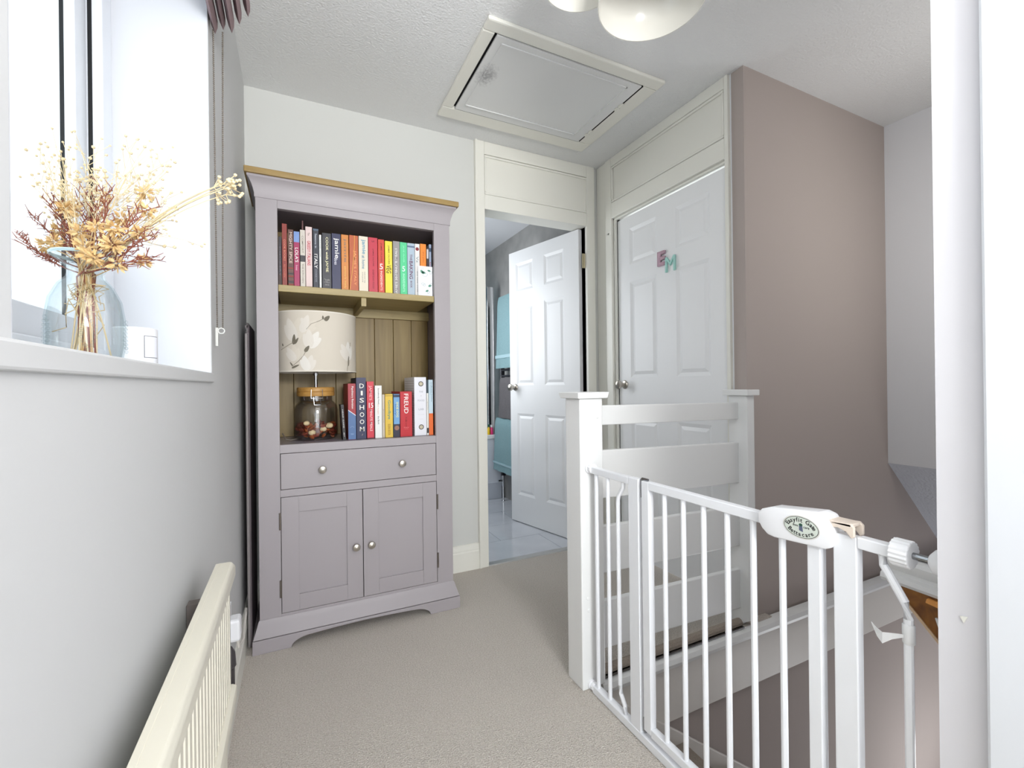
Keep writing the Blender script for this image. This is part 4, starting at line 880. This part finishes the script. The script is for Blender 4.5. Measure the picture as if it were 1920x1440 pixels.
# potpourri in the jar
M_PEEL = [mat('dried_peel_orange', (178, 92, 40), 0.7), mat('dried_peel_brown', (118, 60, 34), 0.7), mat('dried_chip_red', (140, 56, 32), 0.7)]
random.seed(11)
bmp = MB().ball((0, 0, 0), 1, 1)
for v_ in bmp.bm.verts: v_.co *= random.uniform(0.75, 1.2)
protos = []
for k, m in enumerate(M_PEEL):
    bb2 = MB().ball((0, 0, 0), 1, 1)
    for v_ in bb2.bm.verts: v_.co *= random.uniform(0.75, 1.2)
    me = bpy.data.meshes.new('dried_peel'); bb2.bm.to_mesh(me); bb2.bm.free(); me.materials.append(m); smooth_by_angle(me, 1.2); protos.append(me)
bmp.bm.free()
for k in range(110):
    a = random.uniform(0, 2*PI); rr = 0.070*math.sqrt(random.random()) if k % 3 == 0 else random.uniform(0.062, 0.074)
    o = bpy.data.objects.new('dried_peel', protos[k % 3]); COL.objects.link(o); o.parent = t
    o.location = (rr*math.cos(a), rr*math.sin(a), random.uniform(0.016, 0.068)); o.scale = (random.uniform(.010, .017), random.uniform(.010, .015), random.uniform(.004, .008))
    o.rotation_euler = (random.uniform(-1, 1), random.uniform(-1, 1), random.uniform(0, 6))
for (px, py, pz, r) in ((-.040, -.070, .074, .013), (-.020, -.072, .034, .015), (.024, -.070, .046, .0135), (.048, -.062, .060, .016)):
    MB().ball((lx+px, ly+py, ZL+pz), r, 2, (1, .7, .8)).build('cream_chip', mat('cream_chip', (226, 204, 160), 0.6), t, smooth=True)['label'] = 'pale cream dried slice'
MB().tube([(lx-.06, ly+.05, ZL+.003), (lx-.10, ly-.04, ZL+.004), (lx-.118, ly-.07, ZL+.012), (lx-.130, ly-.02, ZL+.03), (lx-.134, ly+.1, ZL+.02)], 0.0024, 6).build('cable', mat('clear_cable', (150, 140, 132), 0.4), t, smooth=True)

# ================================================================== RADIATOR
t = thing('radiator', 'cream ribbed panel radiator under the window on the left wall', 'radiator', (-0.135, 0.5, 0.33))
ry0, ry1 = -0.55, 1.155; rx0, rx1 = -0.152, -0.119; z0, z1 = 0.325, 0.632
prof = []; yy = ry0+0.03; N = 0
b = MB(); outline = [(rx0, ry0), (rx0, ry1)]
ys = []; p = 0.027
yq = ry1
front = []
while yq > ry0+p:
    front += [(-0.1345, yq), (-0.1345, yq-p*.22), (-0.1285, yq-p*.34), (-0.1285, yq-p*.88)]
    yq -= p
front.append((-0.1345, yq)); front.append((-0.1345, ry0))
b.prism(outline+front, 'z', z0+0.035, z1-0.035)
b.build('ribbed_panel', M_RAD, t)
for (za, zb, nm) in ((z1-0.040, z1, 'top_header'), (z0, z0+0.040, 'bottom_header')):
    MB().prism([(rx0, za), (rx0, zb), (rx0+0.010, zb), (rx1-0.008, zb), (rx1, zb-0.010) if nm == 'top_header' else (rx1, zb-0.004), (rx1, za+0.008), (rx1-0.010, za)], 'y', ry0, ry1+0.004).build(nm, M_RAD, t, bevel=0.003)
MB().box(rx0-0.003, rx0+0.006, ry0, ry1-0.002, z1-0.010, z1+0.001).build('top_lip', M_RAD, t, bevel=0.001)
for y in (1.05, 0.2):
    MB().box(XL+0.001, rx0, y-0.012, y+0.012, 0.36, 0.60).build('wall_bracket', mat('bracket_steel', (120, 112, 108), 0.5, 0.4), t)
MB().tube([(-0.136, ry1+.004, 0.352), (-0.136, ry1+0.030, 0.352)], 0.009, 10).tube([(-0.136, ry1+.030, 0.385), (-0.136, ry1+0.030, 0.31)], 0.011, 10).lathe([(0.010, 0.385), (0.014, 0.390), (0.012, 0.420), (0.006, 0.432), (0, 0.433)], (-0.136, ry1+0.030, 0), 12).tube([(-0.136, ry1+0.030, 0.315), (XL+0.002, ry1+0.030, 0.315)], 0.0075, 10).build('valve', mat('dark_valve', (74, 70, 72), 0.4, 0.5), t, smooth=True)
t = tag(MB().box(-0.171, -0.124, -0.6, 1.045, 0.0, 0.318).build('pipe_box', M_RAD, bevel=0.003), 'cream boxed pipe cover on the carpet under the ribbed radiator', 'pipe cover')
# socket and plug
t = thing('wall_socket', 'white wall socket with plug low on the left wall beyond the radiator', 'socket', (XL, 1.60, 0.31))
MB().box(XL, XL+0.009, 1.52, 1.63, 0.265, 0.355).build('face_plate', M_PLASTIC, t, bevel=0.002)
MB().box(XL+0.009, XL+0.040, 1.535, 1.585, 0.270, 0.335).build('plug', M_PLASTIC, t, bevel=0.008)
MB().tube([(XL+.030, 1.565, 0.272), (XL+.031, 1.58, 0.235), (XL+.036, 1.66, 0.215), (XL+.032, 1.78, 0.23), (XL+.022, 1.92, 0.20)], 0.0045, 8).build('cable', mat('white_cable', (224, 220, 212), 0.4), t, smooth=True)

# ================================================================== CEILING LAMP
t = thing('ceiling_lamp', 'cluster of glossy white dome shades hanging from the ceiling', 'lamp', (0.92, 1.02, H))
def dome(c, r, tilt=(0, 0)):
    prof = [(r, 0.0), (r*1.005, 0.003), (r*.985, r*.25), (r*.90, r*.48), (r*.72, r*.70), (r*.45, r*.85), (r*.16, r*.92), (r*.15, r*.98), (0.0, r*.99)]
    inner = [(0.0, r*.93), (r*.14, r*.90), (r*.43, r*.82), (r*.69, r*.67), (r*.87, r*.46), (r*.955, r*.24), (r*.98, 0.0)]
    b = MB().lathe(prof[::-1]+inner[::-1][0:0], (0, 0, 0), 48) if False else MB()
    full = prof[::-1]+inner[::-1]
    rows = []
    for rr, h_ in full:
        if rr < 1e-6: rows.append([b.bm.verts.new((0, 0, h_))]); continue
        rows.append([b.bm.verts.new((rr*math.cos(2*PI*k/56), rr*math.sin(2*PI*k/56), h_)) for k in range(56)])
    for i in range(len(rows)-1):
        A, B_ = rows[i], rows[i+1]
        for k in range(56):
            q = (k+1) % 56
            if len(A) == 1: b.bm.faces.new((A[0], B_[k], B_[q]))
            elif len(B_) == 1: b.bm.faces.new((A[k], A[q], B_[0]))
            else: b.bm.faces.new((A[k], A[q], B_[q], B_[k]))
    b.move(Matrix.Translation(c) @ Matrix.Rotation(tilt[0], 4, 'X') @ Matrix.Rotation(tilt[1], 4, 'Y'))
    return b.build('shade', mat('white_enamel_shade', (232, 230, 222), 0.16), t, smooth=True)
DOMES = (((0.920, 0.967, 2.087), 0.150, (0, 0)), ((0.757, 1.072, 2.172), 0.115, (0, 0)))
for c, r, tl in DOMES:
    dome(c, r, tl)
    MB().tube([(c[0], c[1], c[2]+r*.97), (c[0], c[1], H)], 0.007, 10).build('stem', M_CHROME, t, smooth=True)
    MB().lathe([(0.0, .080), (0.012, .082), (0.017, .090), (0.016, .098), (0.010, .104), (0.010, .112)], c, 16).build('bulb', mat('opal_bulb', (238, 238, 234), 0.3), t, smooth=True)
MB().box(0.74, 0.94, 0.96, 1.09, H-0.03, H).build('ceiling_plate', M_CHROME, t, bevel=0.004)

# ================================================================== WINDOW SILL OBJECTS
vx, vy = -0.288, 0.915
t = thing('vase', 'clear glass vase with flared rim on the white window sill', 'vase', (vx, vy, WZ0))
vo = [(0.042, 0.0), (0.052, 0.006), (0.057, 0.03), (0.057, 0.072), (0.052, 0.100), (0.040, 0.122), (0.028, 0.134), (0.0265, 0.142), (0.032, 0.152), (0.046, 0.163), (0.050, 0.167)]
vo = [(r*0.82, z) for r, z in vo]
vi = [(r-0.0025, z+(0.004 if i == 0 else 0)) for i, (r, z) in enumerate(vo)]
b = MB(); b.lathe(vo+vi[::-1], (vx, vy, WZ0), 48, closed=True)
b.lathe([(0.0, 0.0005), (0.034, 0.0005), (0.034, 0.004), (0.0, 0.004)], (vx, vy, WZ0), 48)
b.build('glass_body', M_VASE, t, smooth=True)
MB().lathe([(0.0405, 0.165), (0.0420, 0.168), (0.0405, 0.170), (0.0390, 0.168)], (vx, vy, WZ0), 48, closed=True).build('rim', mat('aqua_glass_rim', (190, 214, 218), 0.1), t, smooth=True)
# embossed leaf beads in the glass
em = MB()
for s in (0.35, 1.75, -0.9):
    for k in range(9):
        q = -1+2*k/8; a = s-PI/2
        for sg in (-1, 1):
            aa = a+sg*0.17*(1-q*q)
            em.ball((vx+.0470*math.cos(aa), vy+.0470*math.sin(aa), WZ0+.045+.024*q), .0028, 1)
o = em.build('embossed_pattern', M_VASE, t, smooth=True); o['kind'] = 'stuff'
# dried flowers
t = thing('dried_bouquet', 'bouquet of dried cream, brown and golden flowers standing in the glass vase', 'flowers', (vx, vy, WZ0+0.006))
M_STEM = mat('straw_stem', (226, 208, 168), 0.8); M_BUD = mat('cream_bud', (236, 224, 198), 0.85); M_BRN = mat('brown_heather', (128, 82, 70), 0.85, var=(40, (156, 84, 60), 0.3)); M_GOLD = mat('golden_petal', (216, 172, 104), 0.85, var=(80, (236, 212, 164), 0.3))
random.seed(5)
V = Vector
def bez(p0, p1, p2, n=7):
    return [p0*(1-s)**2+p1*2*s*(1-s)+p2*s*s for s in [k/n for k in range(n+1)]]
base = V((vx, vy, WZ0+0.008)); neck = V((vx, vy, WZ0+0.140))
def rnd(s): return V((random.uniform(-s, s), random.uniform(-s, s), random.uniform(-s, s)))
# cream sprays: directions chosen around the fan seen from the landing (camera right ~ (+x*.9, -y*.43))
RT = V((0.80, -0.60, 0)); UP = V((0, 0, 1)); DP = V((0.6, 0.8, 0))
def tip(a, ln, dp=0.0): return neck+RT*(math.sin(a)*ln)+UP*(math.cos(a)*ln)+DP*dp
def spray(a, ln, dp, nb, name='cream_spray', bud=.0024):
    b = MB(); s0 = base+V((random.uniform(-.03, .03), random.uniform(-.03, .03), 0)); nk = neck+rnd(.008)
    e_ = tip(a, ln, dp); mid = nk+(e_-nk)*.5+UP*ln*.07
    main = bez(nk, mid, e_, 8)
    b.tube([s0, s0+(nk-s0)*.5+rnd(.006)]+main, .0011, 5, .0006)
    for k in range(nb):
        p = main[random.randint(4, 7)]; d = (main[8]-main[3]).normalized()
        q = p+(d+rnd(.75))*random.uniform(.025, .065)
        b.tube([p, p+(q-p)*.5+rnd(.004), q], .0005, 3, .0003)
        b.ball(q, bud*random.uniform(.7, 1.2), 1)
        for j in range(2):
            r_ = p+(q-p)*random.uniform(.5, .8); q2 = r_+(d+rnd(.9))*random.uniform(.012, .026)
            b.tube([r_, q2], .0004, 3); b.ball(q2, bud*random.uniform(.6, 1.0), 1)
    return b.build(name, M_STEM, t, smooth=True)
for a, ln, dp, nb in ((-.25, .135, -.01, 14), (-.12, .150, .02, 14), (.02, .12, -.02, 12), (-.45, .12, .01, 10), (.42, .165, .01, 12), (.52, .150, -.01, 10), (.75, .13, .03, 10), (.62, .17, .02, 9), (-.7, .11, .02, 9), (.25, .13, .0, 10), (1.0, .12, .01, 10)):
    spray(a, ln, dp, nb)
# long straw stalks bundled with a knot of tips reaching right
b = MB(); nk = neck+V((.004, 0, .004)); e_ = tip(1.02, .245, .04)
for k in range(7):
    q = e_+rnd(.010); b.tube([base+rnd(.012), nk]+bez(nk+(q-nk)*.15, nk+(q-nk)*.55+UP*.028, q, 6), .0008, 4)
    for j in range(5):
        d = (RT*random.uniform(.2, 1)+UP*random.uniform(-.9, .7)+DP*random.uniform(-.3, .3))*.022
        b.tube([q, q+d], .0006, 3); b.ball(q+d, .0028, 1)
b.build('straw_bundle', M_STEM, t, smooth=True)
def twigb(a, ln, dp):
    b = MB(); nk = neck+rnd(.010); e_ = tip(a, ln, dp); main = bez(nk, nk+(e_-nk)*.5-UP*ln*.06+rnd(.012), e_, 9)
    b.tube([base+rnd(.010), nk]+main, .0013, 5, .0006)
    for k in range(3, 10):
        for sd in (-1, 1):
            p = main[k]; d = (main[min(k+1, 9)]-main[k-1]).normalized()
            sdv = (UP.cross(DP)*sd+UP*.4*sd+DP*random.uniform(-.5, .5)).normalized()
            q = p+(d*.75+sdv*.6)*ln*random.uniform(.12, .26)
            b.tube([p, q], .0008, 4, .0005)
            for j in range(5):
                r_ = p+(q-p)*(.25+.18*j); b.tube([r_, r_+(d*.7+rnd(.9))*.009], .0008, 3, .0004)
    return b.build('brown_twig', M_BRN, t, smooth=True)
for a, ln, dp in ((-1.05, .125, -.01), (-1.2, .11, .02), (-.8, .13, .0), (-.55, .12, .02), (-.3, .11, -.02), (.1, .12, .01), (.55, .125, -.02), (.85, .13, .0), (1.15, .12, .0), (1.45, .125, -.01), (-.15, .13, .02), (-.95, .09, .03)):
    twigb(a, ln, dp)
def golden(a, ln, dp, s):
    b = MB(); c = tip(a, ln, dp); nk = neck+rnd(.008)
    b.tube([base+rnd(.008), nk, nk+(c-nk)*.5+rnd(.006), c], .0009, 4)
    for k in range(46):
        d = rnd(1).normalized(); w_ = d.cross(rnd(1)).normalized()*s*.11
        p = c+d*s*.25; q = c+d*s*random.uniform(.6, 1.0)
        b.poly([p-w_*.5, p+w_*.5, p+(q-p)*.6+w_, q, p+(q-p)*.6-w_], [(0, 1, 2, 3, 4)])
    return b.build('golden_flower', M_GOLD, t)
for a, ln, dp, s in ((-.95, .08, -.01, .016), (-.30, .11, .0, .020), (-.1, .095, -.02, .018), (.3, .06, -.02, .018), (.75, .135, .02, .018), (.95, .10, -.02, .020), (1.15, .085, -.02, .020), (1.35, .06, -.03, .018), (.62, .155, .02, .017), (.1, .06, .03, .018), (-.6, .055, -.02, .017), (1.5, .085, -.02, .017), (1.25, .055, -.035, .017), (.9, .05, -.03, .018), (-.75, .105, .01, .015), (.45, .10, .02, .016), (1.05, .115, .0, .016), (1.4, .10, .01, .015), (.0, .13, .03, .014), (.8, .085, -.03, .015)):
    golden(a, ln, dp, s)
# roots tangle inside the vase
b = MB()
for k in range(26):
    p = V((vx, vy, WZ0+.125))+rnd(.010); pts = [p]
    for j in range(5): p = p+V((random.uniform(-.013, .013), random.uniform(-.013, .013), random.uniform(-.022, .004))); pts.append(p)
    b.tube(pts, .0007, 4)
o = b.build('stem_tangle', mat('tangle_straw', (204, 180, 134), 0.9), t, smooth=True); o['kind'] = 'stuff'
# candle
cx, cyy = -0.262, 1.050
t = thing('candle_jar', 'white candle jar with a square printed label on the window sill', 'candle', (cx, cyy, WZ0))
MB().lathe([(0.0, 0.0), (0.031, 0.0), (0.033, 0.003), (0.033, 0.071), (0.031, 0.073), (0.029, 0.071), (0.029, 0.060), (0.0, 0.058)], (cx, cyy, WZ0), 40).build('jar', mat('white_ceramic', (240, 241, 244), 0.3), t, smooth=True)
def cyl_patch(name, a0, a1, za, zb, r, m):
    b = MB(); n = 8; vs = []
    for k in range(n+1):
        a = a0+(a1-a0)*k/n
        for z in (za, zb): vs.append((cx+r*math.cos(a), cyy+r*math.sin(a), WZ0+z))
    b.poly(vs, [(2*k, 2*k+2, 2*k+3, 2*k+1) for k in range(n)]); return b.build(name, m, t)
la0, la1 = -0.95, -0.10
cyl_patch('label_border', la0, la1, .018, .058, .0332, mat('label_border', (90, 92, 100), 0.6))
cyl_patch('label', la0+.03, la1-.03, .019, .057, .0334, mat('label_paper', (232, 233, 240), 0.6))
